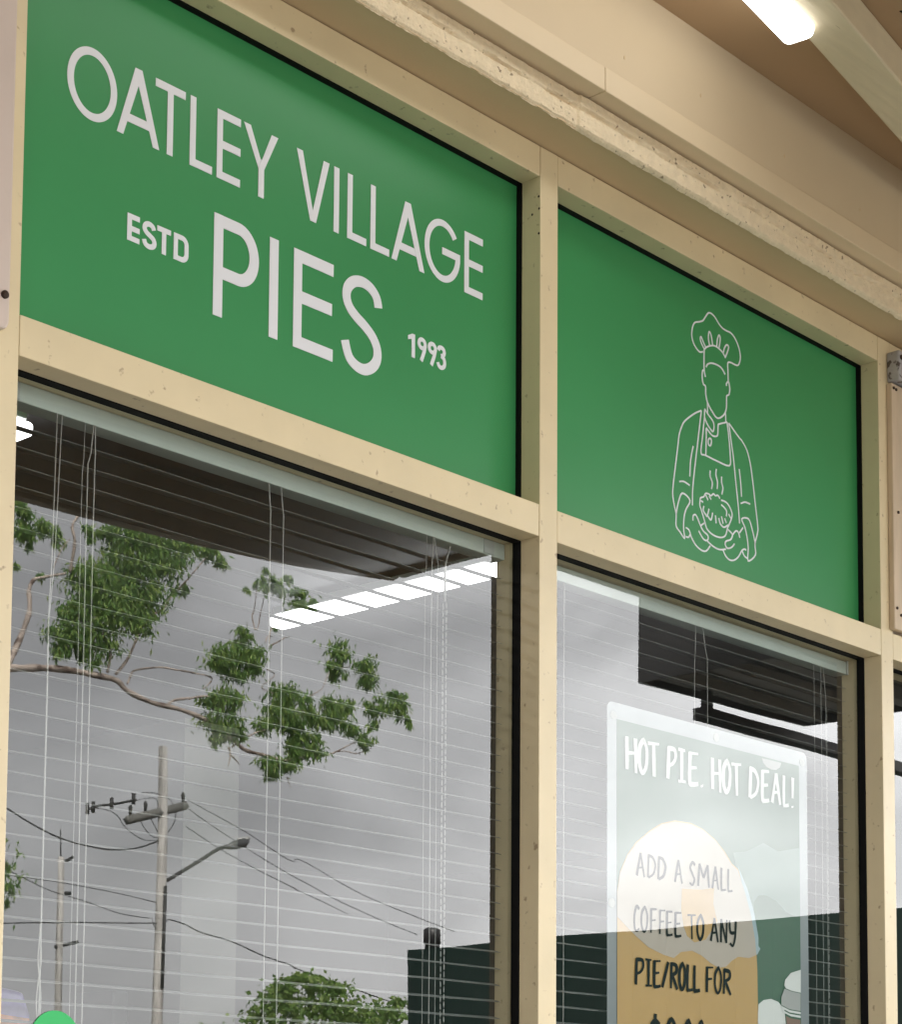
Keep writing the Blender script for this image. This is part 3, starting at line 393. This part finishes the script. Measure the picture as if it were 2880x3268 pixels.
bk = thing('metal_bracket', (1.15, -.02, 3.12), 'grey chipped metal bracket above the cover board', 'bracket')
MB().box(1.0985, 1.30, -.030, -.0004, 3.1225, 3.1850).build('plate', GALV, bk, bevel=.004)
MB().tube([(1.1070, -.030, 3.1700), (1.1070, -.0335, 3.1700)], .0052, 10).build('bolt', SCREW, bk)
# ------------------------------------------------------------------ venetian blinds
PITCH = .02685
def blind(name, x0, x1, label, hz0, hz1, cords, chains, slat_top):
    o = thing(name, ((x0+x1)/2, .08, hz1), label, 'blind', 'venetian blinds behind the window panes')
    hb = MB(); hb.box(x0, x1, .0740, .1050, hz0, hz1); hb.build('headrail', HEAD, o, bevel=.0012)
    sl = MB(); k = 0; z = slat_top
    while z > 1.12:
        dz = .0008*noise.noise(Vector((z*31, x0, 0)))
        prof = [(.0755, z), (.0835, z+.0030), (.0920, z+.0046), (.1005, z+.0043)]
        vs_ = []
        nx = 9
        for i in range(nx):
            x = x0+.004+(x1-x0-.008)*i/(nx-1); sg_ = .0006*math.sin(i*1.7+z*60)
            for (y, zz) in prof: vs_.append((x, y, zz+dz+sg_))
            for (y, zz) in prof: vs_.append((x, y, zz+dz+sg_-.0007))
        n = 8; fs = []
        for i in range(nx-1):
            a, b_ = i*n, (i+1)*n
            for j in range(3):
                fs.append((a+j, b_+j, b_+j+1, a+j+1)); fs.append((a+4+j, a+5+j, b_+5+j, b_+4+j))
            fs.append((a, a+4, b_+4, b_)); fs.append((a+3, b_+3, b_+7, a+7))
        fs.append((0, 1, 2, 3, 7, 6, 5, 4)); e = (nx-1)*n; fs.append((e, e+4, e+5, e+6, e+7, e+3, e+2, e+1))
        sl.add(vs_, fs, True); z -= PITCH; k += 1
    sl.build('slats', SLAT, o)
    MB().box(x0+.003, x1-.003, .0755, .0975, 1.085, 1.100).build('bottom_rail', HEAD, o, bevel=.002)
    for (xt, xb, y, r, kink) in cords:
        mb = MB(); pts = [(xt, y, hz0), (xt+(xb-xt)*.55+.0006, y, hz0-kink), (xb, y, hz0-kink*1.4)]
        z = hz0-kink*1.4-.1
        while z > 1.12: pts.append((xb+.0012*noise.noise(Vector((z*3, xb*9, 0))), y, z)); z -= .06
        pts.append((xb, y, 1.10)); mb.tube(pts, r, 6).build('cord', CORD, o)
    return o
CY_ = .0730
bl = blind('venetian_blind', -1.018, -.0015, 'venetian blind in the left window with white slats, cords and a bead chain', 2.5238, 2.5498,
      [(-.9080,-.9145,CY_,.0008,.20),(-.9000,-.9135,CY_,.0008,.20),(-.8620,-.8650,CY_,.0005,.05),(-.8475,-.8560,CY_,.0009,.04),(-.8450,-.8445,CY_,.0009,.04),
       (-.5285,-.5240,CY_,.0009,.03),(-.5040,-.4985,CY_,.0009,.03),(-.1900,-.1930,CY_,.0005,.05),(-.1750,-.1780,CY_,.0008,.03),(-.1720,-.1640,CY_,.0006,.03)], None, 2.4915)
blr = blind('venetian_blind', .050, 1.0575, 'venetian blind in the right window, partly hidden by the hot pie poster', 2.5195, 2.5455,
      [(.1520,.1520,CY_,.0009,.03),(.533,.5290,CY_,.0007,.05),(.555,.5690,CY_,.0008,.04),(.9310,.9310,CY_,.0005,.05),(.9560,.9560,CY_,.0006,.04),(.9650,.9730,CY_,.0006,.04)], None, 2.4915)
MB().box(-.054, -.029, .0725, .0738, 2.5260, 2.5492).build('headrail_clip', CLIP, bl, bevel=.001)
MB().box(-1.0175, -.968, .0725, .0738, 2.5250, 2.5492).build('headrail_clip', CLIP, bl, bevel=.001)
MB().box(1.0510, 1.0560, .0700, .0738, 2.5185, 2.5465).build('headrail_clip', CLIP, blr, bevel=.001)
ch = MB(); random.seed(3)
for sx in (-.1520, -.1440):
    z = 2.420
    while z > 1.3:
        dz = 0 if sx < -.15 else .004; ch.tube([(sx, .0725, z+dz), (sx, .0725, z+dz-.0025), (sx, .0725, z+dz-.0075), (sx, .0725, z+dz-.010)], [.0005, .0011, .0011, .0005], 6); z -= .0118
ch.build('bead_chain', CORD, bl)
MB().tube([(-.136, .0725, 2.517), (-.146, .0725, 2.488), (-.148, .0725, 2.478), (-.148, .0725, 2.425)], [.0012, .0014, .0026, .0020], 8).build('wand_hook', CORD, bl)
ch = MB(); z = 2.44
while z > 1.3: ch.tube([(.976, .0725, z), (.976, .0725, z-.012)], .0006, 6); z -= .0150
ch.build('bead_chain', CORD, blr)
# twisted cord ends at the left
tw = MB()
for ph in (0, math.pi):
    tw.tube([(-.9155+.0034*math.sin(i*.42+ph)*min(1, i/6), .0722, 1.842-i*.009) for i in range(60)], .0010, 6)
tw.build('cord_tassel', CORD, bl)
# ------------------------------------------------------------------ window poster
pz0 = 1.40
po = thing('pie_poster', (.575, .0655, pz0), 'hot pie deal poster in a clear sleeve hung inside the right window', 'poster')
SLEEVE = mat('clear_sleeve', (.16, .18, .20), .3, var=.03)
PBG = mat('poster_green', (.006, .068, .028), .5)
PORG = mat('poster_pastry', (.40, .24, .066), .5, var=.04, vscale=6)
PICE = mat('poster_icing', (.36, .31, .265), .5); PRIM = mat('poster_pale_blue', (.25, .34, .39), .5)
PWH = mat('poster_white', (.56, .58, .58), .5); PGR = mat('poster_grey', (.30, .31, .31), .5, var=.1, vscale=10); PBR = mat('poster_brown', (.16, .085, .055), .5)
PINK = mat('poster_dark_print', (.004, .006, .008), .8, spec=.1); PGC = mat('poster_pale_green', (.07, .14, .11), .5)
YS = .0655; xa, xb_, zt = .2606, .8905, 2.3325; rr = .014
rc = [(xa, pz0), (xb_, pz0)] + arc(xb_-rr, zt-rr, rr, rr, 0, 90, 6) + arc(xa+rr, zt-rr, rr, rr, 90, 180, 6)
# clip the poster layers at the frame of the printed area
PXa, PXb, PZt = .2875, .8620, 2.3040
MB().prism(rc, YS, YS+.0008).build('sleeve', SLEEVE, po)
MB().prism([(PXa, pz0+.02), (PXb, pz0+.02), (PXb, PZt), (PXa, PZt)], YS-.0004, YS-.00005).build('print', PBG, po)
def pl(key, m, k, name, ext=None):
    c = POSTER[key]; pts = [(min(max(c[i], PXa), PXb), c[i+1]) for i in range(0, len(c), 2)]
    if ext: pts = [(x, (pz0+.02 if z < 1.7715 else z)) for x, z in pts]
    MB().prism(pts, YS-.0004-.00025*k, YS-.0004-.00025*(k-1)-.00003).build(name, m, po)
pl('cloud', PGC, 1, 'pale_wave'); pl('dome', PORG, 2, 'pie_shape', True); pl('rim', PRIM, 3, 'pie_rim'); pl('icing', PICE, 4, 'icing_shape'); pl('hole', PORG, 5, 'icing_gap')
pl('saucer', PWH, 2, 'saucer_shape', True); pl('cup', PGR, 6, 'cup_shape'); pl('lid', PWH, 7, 'cup_lid'); pl('ring', PWH, 7, 'cup_ring'); pl('ring2', PWH, 7, 'cup_ring'); pl('coffee', PBR, 5, 'cup_sleeve', True)
GL = {'H': [[(.1,1),(.12,0)],[(.85,1),(.9,-.06)],[(.1,.5),(.85,.55)]], 'O': [[(.5,1),(.15,.75),(.1,.3),(.4,0),(.8,.2),(.9,.7),(.6,1),(.5,1)]], 'T': [[(0,.95),(1,1)],[(.5,1),(.55,-.04)]],
 'P': [[(.2,1),(.1,0)],[(.15,.95),(.8,.95),(.9,.7),(.6,.5),(.2,.42)]], 'I': [[(.5,1),(.5,0)],[(.1,1),(.9,1)],[(.1,0),(.95,.02)]], 'E': [[(.2,1),(.15,.1),(.4,0),(.95,.05)],[(.15,.97),(.95,1)],[(.15,.5),(.8,.55)]],
 '.': [[(.4,.04),(.6,-.02)]], 'D': [[(.2,1),(.1,0)],[(.1,.95),(.6,.9),(.9,.6),(.7,.2),(.15,0)]], 'A': [[(.1,0),(.5,1)],[(.5,1),(.9,-.02)],[(.25,.35),(.8,.4)]], 'L': [[(.2,1),(.15,.1),(.35,0),(.95,.04)]], '!': [[(.6,1),(.5,.3)],[(.45,.04),(.5,-.02)]],
 'S': [[(.9,.9),(.5,1),(.2,.75),(.5,.5),(.8,.25),(.5,0),(.1,.08)]], 'M': [[(.1,0),(.2,1)],[(.2,1),(.5,.4)],[(.5,.4),(.8,1)],[(.8,1),(.9,0)]], 'C': [[(.9,.9),(.5,1),(.15,.6),(.2,.1),(.5,0),(.9,.1)]], 'F': [[(.2,1),(.15,0)],[(.15,.97),(.95,1)],[(.15,.5),(.8,.55)]],
 'N': [[(.1,0),(.15,1)],[(.15,1),(.8,0)],[(.8,0),(.9,1)]], 'Y': [[(.1,1),(.2,.5),(.8,.5)],[(.9,1),(.8,.3),(.5,-.08),(.15,.02)]], 'R': [[(.2,1),(.12,0)],[(.15,.95),(.8,.9),(.8,.65),(.2,.5)],[(.3,.5),(.95,-.02)]], '/': [[(.95,1),(.05,0)]],
 '$': [[(.9,.8),(.5,.92),(.15,.7),(.5,.5),(.85,.3),(.5,.08),(.1,.2)],[(.55,1.12),(.45,-.1)]], '2': [[(.1,.8),(.5,1),(.9,.75),(.6,.4),(.1,0),(.95,.03)]], '0': [[(.5,1),(.15,.75),(.1,.3),(.4,0),(.8,.2),(.9,.7),(.6,1),(.5,1)]]}
def brush(items, zb, zt_, w, m, name):
    mb = MB(); c = 0; last = None
    for (chs, x0, x1) in items:
        if last is not None and (x0-last > .012 or chs in '.!'): mb.build(name, m, po); mb = MB()
        last = x1
        for st in GL[chs]:
            p = [(x0+(x1-x0)*a, zb+(zt_-zb)*b_) for a, b_ in st]
            if len(p) > 2: p = crs(p, 4)
            else: p = [p[0], ((p[0][0]+p[1][0])/2, (p[0][1]+p[1][1])/2), p[1]]
            vert = abs(p[0][1]-p[-1][1]) > abs(p[0][0]-p[-1][0])
            c += 1; y = YS-.0004-.0019-.00004*(c % 8); ph = random.random()*3
            mb.ribbon(p, w*(1.0 if vert or len(p) > 3 else .62), y, .0002, wf=lambda t_: .86+.18*math.sin(t_*2.6+ph))
    mb.build(name, m, po)
ws = lambda s_: s_
brush([('H',.310,.343),('O',.346,.374),('T',.374,.407),('P',.430,.459),('I',.462,.488),('E',.494,.527),('.',.533,.541),('H',.567,.598),('O',.602,.629),('T',.631,.662),('D',.687,.722),('E',.728,.757),('A',.762,.796),('L',.802,.823),('!',.828,.843)], 2.219, 2.277, .0098, PWH, 'headline')
brush([('A',.339,.366),('D',.371,.398),('D',.401,.428),('A',.451,.478),('S',.496,.517),('M',.520,.562),('A',.566,.590),('L',.594,.612),('L',.616,.633)], 2.035, 2.076, .0056, PINK, 'printed_text')
brush([('C',.332,.350),('O',.353,.374),('F',.379,.400),('F',.405,.425),('E',.426,.447),('E',.451,.473),('T',.491,.516),('O',.519,.542),('A',.560,.588),('N',.592,.616),('Y',.620,.645)], 1.938, 1.981, .0062, PINK, 'printed_text')
brush([('P',.336,.362),('I',.364,.386),('E',.388,.411),('/',.414,.434),('R',.438,.461),('O',.464,.485),('L',.487,.507),('L',.508,.529),('F',.546,.571),('O',.573,.597),('R',.600,.626)], 1.844, 1.890, .0074, PINK, 'printed_text')
brush([('$',.376,.410),('2',.428,.456),('.',.462,.472),('0',.478,.506),('0',.517,.545)], 1.730, 1.789, .0085, PINK, 'printed_text')
for x, z in ((.278, 2.309), (.585, 2.317), (.8735, 2.312), (.2725, 1.981)): MB().prism(arc(x, z, .0088, .0080, 0, 345, 20), YS-.0008, YS-.00005).build('grommet', PGR, po)
MB().prism([(.733, 2.3005), (.800, 2.3005), (.795, 2.291), (.782, 2.2845), (.766, 2.283), (.750, 2.2855), (.738, 2.292)], YS-.0009, YS-.0005).build('hanger_slot', PGR, po)
# ------------------------------------------------------------------ things just inside the left window
st = thing('round_sticker', (-.9, .06, 1.69), 'bright green round sticker low in the corner of the left window', 'sticker')
MB().prism(arc(-.9035, 1.6895, .040, .040, 0, 350, 36), .0508, .0522).build('disc', mat('bright_green_vinyl', (.01, .42, .10), .5), st)
pk = thing('snack_packet', (-.93, .12, 1.5), 'purple and orange snack packet behind the lower left slats', 'packet')
PKM = mat('packet_purple', (.13, .10, .30), .3, var=.3, vscale=30, bump=1, bscale=25); PKO = mat('packet_orange', (.42, .13, .03), .4, var=.6, vscale=45)
MB().prism([(-1.0, 1.5), (-.893, 1.5), (-.893, 1.727), (-.905, 1.757), (-1.0, 1.768)], .118, .150).build('packet_body', PKM, pk, bevel=.006)
MB().prism([(-1.0, 1.51), (-.897, 1.51), (-.897, 1.722), (-1.0, 1.730)], .1165, .1178).build('packet_print', PKO, pk)
# ------------------------------------------------------------------ shop interior
room = thing('shop_interior', (0, 2.5, 0), 'dim shop interior behind the windows with grey walls and ceiling', 'room')
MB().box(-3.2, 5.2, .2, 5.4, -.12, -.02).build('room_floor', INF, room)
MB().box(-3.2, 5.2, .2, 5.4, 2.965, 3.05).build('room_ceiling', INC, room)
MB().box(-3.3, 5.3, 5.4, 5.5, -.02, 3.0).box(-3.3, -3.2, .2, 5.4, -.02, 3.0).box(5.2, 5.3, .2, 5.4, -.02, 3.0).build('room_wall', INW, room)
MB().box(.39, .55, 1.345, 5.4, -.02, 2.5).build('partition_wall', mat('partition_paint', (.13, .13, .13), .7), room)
pb = thing('wall_board', (1.25, 2.55, 1.9), 'small dark grey board on the wall inside the shop', 'board')
MB().box(.345, .3885, 1.52, 1.66, 1.80, 1.905).build('board_face', mat('grey_board', (.10, .10, .11), .6), pb, bevel=.004)
def tube_lamp(name, p, ang, L, w, h, body, m_e, label, grp, drop=0.05):
    o = thing(name, p, label, 'lamp', grp)
    def lb(x0, x1, y0, y1, z0, z1, nm_, mm, bv):
        q = MB(); q.box(x0, x1, y0, y1, z0, z1).build(nm_, mm, None, bevel=bv)
        ob = bpy.data.objects[-1] if False else None
    R_ = Matrix.Rotation(ang, 4, 'Z')
    def part(nm_, mm, x0, x1, y0, y1, z0, z1, bv, seg=4):
        q = MB(); q.box(x0, x1, y0, y1, z0, z1)
        me = bpy.data.meshes.new(nm_); me.from_pydata([tuple(R_ @ Vector(v)) for v in q.v], [], q.f); me.update(); me.materials.append(mm)
        ob = link(bpy.data.objects.new(nm_, me)); ob.parent = o
        if bv:
            mo = ob.modifiers.new('bevel', 'BEVEL'); mo.width = bv; mo.segments = seg
        return ob
    part('diffuser', m_e, 0, L, -w/2, w/2, 0, h, min(w, h)*.32)
    part('lamp_body', body, .018, L-.004, -w/2-.0015, w/2+.0015, h+.0004, h+.022, .003, 2)
    part('hanger', body, .15, .17, -.01, .01, h+.0224, h+.0224+drop, 0); part('hanger', body, L-.17, L-.15, -.01, .01, h+.0224, h+.0224+drop, 0)
    return o
# exterior lamp, runs away from the window along the skewed beams
da = math.atan2(-.025, -.1746)
tube_lamp('tube_lamp', (.3085, -.3090, 3.400), da, 1.25, .058, .046, LAMPG, LAMP, 'white tube lamp hanging below the awning ceiling outside', 'tube lamps', .014)
tube_lamp('tube_lamp', (1.050, 1.775, 2.90), -math.pi/2, 1.24, .050, .028, LAMPG, LAMPI, 'long white tube lamp on the shop ceiling seen between the left blind slats', 'tube lamps', .012)
tube_lamp('tube_lamp', (-.238, 1.083, 2.90), math.pi, 1.24, .058, .028, LAMPG, LAMPI, 'tube lamp end inside the shop at the upper left corner of the left window', 'tube lamps', .012)
# ------------------------------------------------------------------ awning over the footpath
aw = thing('street_awning', (0, -1.2, 3.3), 'tan boarded awning ceiling with beams over the shop windows', 'awning')
OUT = [(-6, -2.53), (-1, -2.44), (.685, -2.341), (1.353, -2.292), (1.619, -2.22), (1.94, -2.114)]
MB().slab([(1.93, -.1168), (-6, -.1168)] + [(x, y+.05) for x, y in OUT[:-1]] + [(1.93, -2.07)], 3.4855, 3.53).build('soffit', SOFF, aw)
fs_ = MB(); fs_.slab(OUT + [(x-.012, y+.035) for x, y in reversed(OUT)], 3.30, 3.62); fs_.build('outer_fascia', TRIM, aw)
MB().box(1.905, 1.94, -2.07, -.125, 3.30, 3.62).build('end_fascia', TRIM, aw)
MB().box(-6, 1.94, -2.6, -.1, 3.63, 3.66).build('roof_sheet', GALV, aw)
def beamline(x): return -.3049+(x-.3457)*.16
def skew(y0, w, z0, z1, name, m):
    MB().slab([(-5.8, y0+(-5.8-.3457)*.16), (1.90, y0+(1.9-.3457)*.16 if y0+(1.9-.3457)*.16 < -.13 else -.13), (1.90, y0-w+(1.9-.3457)*.16), (-5.8, y0-w+(-5.8-.3457)*.16)], z0, z1).build(name, m, aw, bevel=.003)
def skew2(x0, x1, yA, w, z0, z1, name, m):
    f = lambda x: yA+(x-.3457)*.16
    MB().slab([(x0, f(x0)), (x1, f(x1)), (x1, f(x1)-w), (x0, f(x0)-w)], z0, z1).build(name, m, aw, bevel=.004)
skew2(-5.5, 1.40, -.3049, .081, 3.420, 3.4850, 'beam', BEAM)
for yA in (-.86, -1.40, -1.95): skew2(-3.2, 1.88, yA, .06, 3.435, 3.4850, 'beam', BEAM)
vt = MB()
for i in range(8): x = .459+i*.0088-.004*0; vt.box(x, x+.0062, -.412-i*.0006, -.4085-i*.0006, 3.4845, 3.4853)
vt.build('vent_slot', RUB, aw)
MB().box(1.942, 2.848, -1.25, -.125, 3.30, 3.60).build('added_dark_fill', DARK, aw)  # added slab closing the awning gap, darkens the right green panel's reflection
aw2 = thing('neighbour_awning', (3.3, -1, 3.1), 'dark steel awning over the neighbouring shop reflected in the right pane', 'awning')
a2 = MB(); a2.slab([(2.858, -1.860), (3.780, -1.835), (3.80, -.02), (2.858, -.02)], 3.15, 3.62); a2.build('awning_deck', DARK, aw2)
a2 = MB()
for i in range(9):
    y = -1.80+i*.20; a2.box(2.866, 3.77, y, y+.055, 3.105, 3.149)
a2.build('purlin', mat('grey_purlin', (.5, .5, .5), .6), aw2)
a2 = MB(); a2.slab([(2.858, -1.865), (3.785, -1.840), (3.785, -1.825), (2.858, -1.85)], 3.10, 3.60); a2.box(3.7855, 3.80, -1.84, -.02, 3.10, 3.6); a2.box(2.850, 2.8575, -1.865, -.02, 3.10, 3.6); a2.build('edge_channel', mat('channel_grey', (.035, .035, .036), .5), aw2)
hf = thing('hanging_sign_bar', (3.3, -1.8, 3.0), 'black steel sign bar hanging under the neighbouring awning', 'bracket')
a2 = MB(); a2.box(HB[0], 4.6, HB[1], HB[1]+.05, HB[2]-.040, HB[2]); a2.build('bar', DARK, hf)
MB().box(HB[0]+.03, HB[0]+.06, HB[1]+.01, HB[1]+.04, HB[2]+.0005, 3.149).build('post', DARK, hf)
# ------------------------------------------------------------------ ground and street
def struct(o): o['kind'] = 'structure'; return o
struct(MB().box(-400, 900, -900, 300, -1.2, -.304).build('ground', mat('ground_soil', (.07, .075, .05), .95, var=.2, vscale=.3)))
struct(MB().box(-60, 120, -14, -4.2, -.29, -.15).build('road', ASPH))
struct(MB().box(-60, 120, -4.05, .0, -.29, -.0).build('pavement', PAVE))
struct(MB().box(-60, 120, -4.199, -4.051, -.29, .0).build('kerb', KERB))
struct(MB().box(-60, 120, -14.15, -14.001, -.29, .0).build('kerb', KERB))
struct(MB().box(-60, 120, -18.5, -14.151, -.29, -.0).build('pavement', PAVE))
mk = MB()
for i in range(-8, 30): mk.box(i*4, i*4+2, -9.16, -9.04, -.15, -.146)
struct(mk.build('lane_marking', PAINTW))
# dark green kiosk beside the footpath, seen mirrored in the panes
ki = thing('green_kiosk', (6, -3.6, 0), 'dark green clad kiosk standing on the pavement edge with a roof flue', 'kiosk')
MB().box(5.19, 7.6, -5.14, -1.9, 0.0, 2.60).build('cladding', KIOSK, ki)
MB().tube([(5.25, -5.03, 2.595), (5.25, -5.03, 2.630), (5.25, -5.03, 2.6305), (5.25, -5.03, 2.700), (5.25, -5.03, 2.712)], [.034, .034, .040, .040, .028], 16).build('flue', DARK, ki)
kk = MB()
for i in range(16): kk.box(5.186, 5.19, -5.1+i*.2, -5.09+i*.2, .02, 2.58)
kk.build('batten', KIOSK, ki)
# ------------------------------------------------------------------ trees
def rotv(v, k, a): return Matrix.Rotation(a, 3, k) @ v
def foliage(clumps, dens, leaf, lw, droop, depth=1.0, seed=1, cap=1600):
    rnd = random.Random(seed); mb = MB(); vs_ = mb.v; fs = mb.f
    for (cx, cy, cz, ra, rz) in clumps:
        n = int(min(cap, max(14, dens*ra*rz*1e0)))
        # sub-clumps so that light gaps open between sprays
        subs = []
        for _ in range(max(2, int(n/26))):
            while True:
                p = Vector((rnd.uniform(-1, 1), rnd.uniform(-1, 1), rnd.uniform(-1, 1)))
                if p.length < 1: break
            subs.append(p)
        for i in range(n):
            s_ = rnd.choice(subs); k_ = .42 if rnd.random() < .12 else .22; q = s_*.88 + Vector((rnd.gauss(0, k_), rnd.gauss(0, k_), rnd.gauss(0, k_)-.07))
            p = Vector((cx+q.x*ra*1.15, cy+q.y*ra*depth, cz+q.z*rz))
            l = leaf*rnd.uniform(.6, 1.25); w = l*lw*rnd.uniform(.7, 1.3)
            d = Vector((rnd.gauss(0, .55), rnd.gauss(0, .55), -droop+rnd.gauss(0, .35))).normalized()
            a = d.cross(Vector((rnd.uniform(-1, 1), rnd.uniform(-1, 1), rnd.uniform(-.3, .3)))).normalized()
            nn = d.cross(a)*w*.35
            b0 = len(vs_)
            vs_ += [tuple(p), tuple(p+d*l*.4+a*w), tuple(p+d*l+nn), tuple(p+d*l*.45-a*w)]
            fs.append([b0, b0+1, b0+2, b0+3]); mb.sm.append(False)
    return mb
gum = thing('gum_tree', (12.5, -20, 0), 'tall gum tree with spreading limbs across the street, mirrored in the left pane', 'tree')
tk = MB(); rnd = random.Random(5)
for i, (pts, ra, rb_) in enumerate(LIMBS):
    oy = [0, .1, -.3, .2, .1, -.2, .3, .2, -.4, -.3, -.1, -.2, 0, 0, 0, 0, 0, 0, 0, 0, 0, 0][i % 22]*0.5
    P3 = crs([(x, y+oy*min(1, k/2), z+rnd.uniform(-.02, .02)) for k, (x, y, z) in enumerate(pts)], 4)
    n = len(P3); tk.tube(P3, [1.4*(ra+(rb_-ra)*k/(n-1))*(1+.12*math.sin(k*1.3+i)) for k in range(n)], 7)
q0 = LIMBS[0][0][0]; q1 = LIMBS[1][0][0]
tb = (q0[0]-2.2, -20.3)
tk.tube(crs([(tb[0], tb[1], -.3), (tb[0]+.05, tb[1], 3), (tb[0]+.5, -20.2, 5.6), (q0[0]-.9, -20.05, 7.1), tuple(q0)], 5), [.33, .3, .28, .26, .24, .22, .21, .20, .19, .18, .17, .16, .14, .13, .12, .11, .10, .095, .09, .085, .08][:21], 12)
tk.tube(crs([(q0[0]-.9, -20.05, 7.1), (q1[0]-.5, -20, q1[2]-.6), tuple(q1)], 4), [.13, .12, .11, .1, .09, .085, .08, .075, .07], 9)
tk.build('trunk', BARK, gum)
foliage(CLUMPS, 13500, .105, .125, 1.3, 1.0, 11, 3200).build('crown', LEAF, gum)
bt = thing('street_tree', (BUSH[4][0], -26, 0), 'rounded green street tree beyond the road, low in the left pane', 'tree')
MB().tube([(BUSH[4][0], -26, -.3), (BUSH[4][0]-.1, -26, 1.5), (BUSH[4][0], -26, 3.4)], [.18, .15, .1], 9).build('trunk', BARK, bt)
foliage(BUSH + [[BUSH[4][0], -26, 3.3, 1.6, .9]], 4200, .12, .3, .2, 1.4, 12, 1700).build('crown', LEAF2, bt)
lt = thing('street_tree', (LBUSH[0][0]-.8, -30, 0), 'gum branch tips at the left edge of the left pane', 'tree')
MB().tube([(LBUSH[0][0]-1.8, -30, -.3), (LBUSH[0][0]-1.6, -30, 4), (LBUSH[0][0]-.6, -30, LBUSH[0][2]+.3), tuple(LBUSH[0][:3])], [.25, .2, .06, .02], 8).build('trunk', BARK, lt)
foliage(LBUSH + [[LBUSH[0][0]-.9, -30, LBUSH[0][2], .8, .7]], 1500, .15, .14, 1.0, 1.0, 13, 900).build('crown', LEAF, lt)
# ------------------------------------------------------------------ poles and wires
pa, pb_ = POLE['pole']; px = pa[0]
up = thing('utility_pole', (px, -45, 0), 'tall weathered timber power pole with a crossarm, mirrored in the left pane', 'pole')
MB().tube([(px+.08, -45, -.3), (px+.05, -45, pb_[2]), (px, -45, pa[2])], [.20, .17, .135], 12).build('pole', POLEM, up)
def bar(p, q, w, name, m, par):
    MB().tube([p, q], w, 4).build(name, m, par)
bar(POLE['cross'][0], POLE['cross'][1], .14, 'crossarm', mat('grey_timber', (.13, .13, .12), .8), up)
MB().tube(POLE['arm'], .035, 6).build('upper_arm', WIREM, up)
PC = mat('porcelain', (.5, .5, .48), .3)
c0, c1 = [Vector(v) for v in POLE['cross']]
for t_ in (.06, .3, .62, .94):
    p = c0.lerp(c1, t_); MB().tube([p+Vector((0, 0, .10)), p+Vector((0, 0, .34)), p+Vector((0, 0, .42))], [.035, .06, .03], 7).build('insulator', WIREM, up)
a0, a1 = Vector(POLE['arm'][0]), Vector(POLE['arm'][-1])
for t_ in (0, .12, .5, .95):
    p = a0.lerp(a1, t_); MB().tube([p+Vector((0, 0, -.12)), p+Vector((0, 0, .2))], .055, 7).build('insulator', WIREM, up)
MB().tube([(px+.02, -44.8, pa[2]-4.2), (px+.03, -44.8, pa[2]-7.2)], .055, 6).build('conduit', WIREM, up)
sl = thing('street_lamp', tuple(POLE['larm'][0]), 'street lamp on a long dark arm fixed to the power pole', 'street lamp')
MB().tube(crs(POLE['larm'], 4), .062, 7).build('arm', WIREM, sl)
l0, l1 = [Vector(v) for v in POLE['lamp']]
MB().tube([l0-Vector((.1, 0, .03)), l0.lerp(l1, .3), l0.lerp(l1, .75), l1], [.07, .15, .16, .04], 8).build('lamp_head', mat('lamp_head_grey', (.06, .065, .065), .4), sl)
MB().tube([l0.lerp(l1, .45)+Vector((0, 0, .15)), l1+Vector((0, 0, .1))], .06, 6).build('lamp_cover', PC, sl)
p2a, p2b = POLE['pole2']
u2 = thing('utility_pole', (p2a[0], -70, 0), 'thinner distant power pole with short crossarms at the left of the left pane', 'pole')
MB().tube([(p2a[0], -70, -.3), tuple(p2a)], [.19, .14], 10).build('pole', POLEM, u2)
cs = POLE['c2']
for i, (a, b_) in enumerate(((0, 1), (2, 3), (4, 5))): bar(cs[a], cs[b_], .085, 'crossarm', WIREM, u2)
MB().tube([cs[6], cs[7]], .03, 5).build('aerial', WIREM, u2)
wlab = ['thick sagging cable left of the power pole', 'thin upper wire at the left of the power pole', 'sloping wire reaching the power pole from the left', 'level thick cable at the left of the power pole', 'thick cable running down right of the power pole', 'uppermost wire right of the crossarm', 'middle wire right of the crossarm', 'lowest wire right of the crossarm', 'looping lead left of the crossarm', 'short curved lead under the crossarm', 'round looping lead around the pole head', 'straight lead along the upper arm', 'short left brace lead under the crossarm', 'short right brace lead under the crossarm', 'small cable loop low on the power pole']
for i, (pts, w) in enumerate(WIRES):
    o = MB().tube(crs(pts, 4), max(w, .012), 5).build('power_line', WIREM)
    tag(o, wlab[i], 'cable', 'power lines by the pole')
# low houses and hedge beyond the road, below the sight line of the panes
for i, (x, w, h_) in enumerate(((-8, 14, 3.2), (12, 12, 3.0), (34, 16, 3.4), (58, 18, 3.2))):
    hs = thing('brick_house', (x, -34, 0), ['long low brick house opposite the shop', 'narrow low brick house opposite the shop', 'wide brick house beyond the street tree', 'farthest brick house up the street'][i], 'house')
    MB().box(x, x+w, -42, -34, -.3, h_-1.2).build('wall', BRICK, hs)
    MB().add([(x-.4, -42.4, h_-1.2), (x+w+.4, -42.4, h_-1.2), (x+w+.4, -33.6, h_-1.2), (x-.4, -33.6, h_-1.2), (x+1.5, -38, h_-.1), (x+w-1.5, -38, h_-.1)], []) 
    rf = MB(); rf.add([(x-.4, -42.4, h_-1.19), (x+w+.4, -42.4, h_-1.19), (x+w+.4, -33.6, h_-1.19), (x-.4, -33.6, h_-1.19), (x+1.5, -38, h_-.1), (x+w-1.5, -38, h_-.1)], [(0, 1, 5, 4), (1, 2, 5), (2, 3, 4, 5), (3, 0, 4), (0, 3, 2, 1)])
    rf.build('roof', mat('roof_tile', (.20, .09, .06), .8), hs)
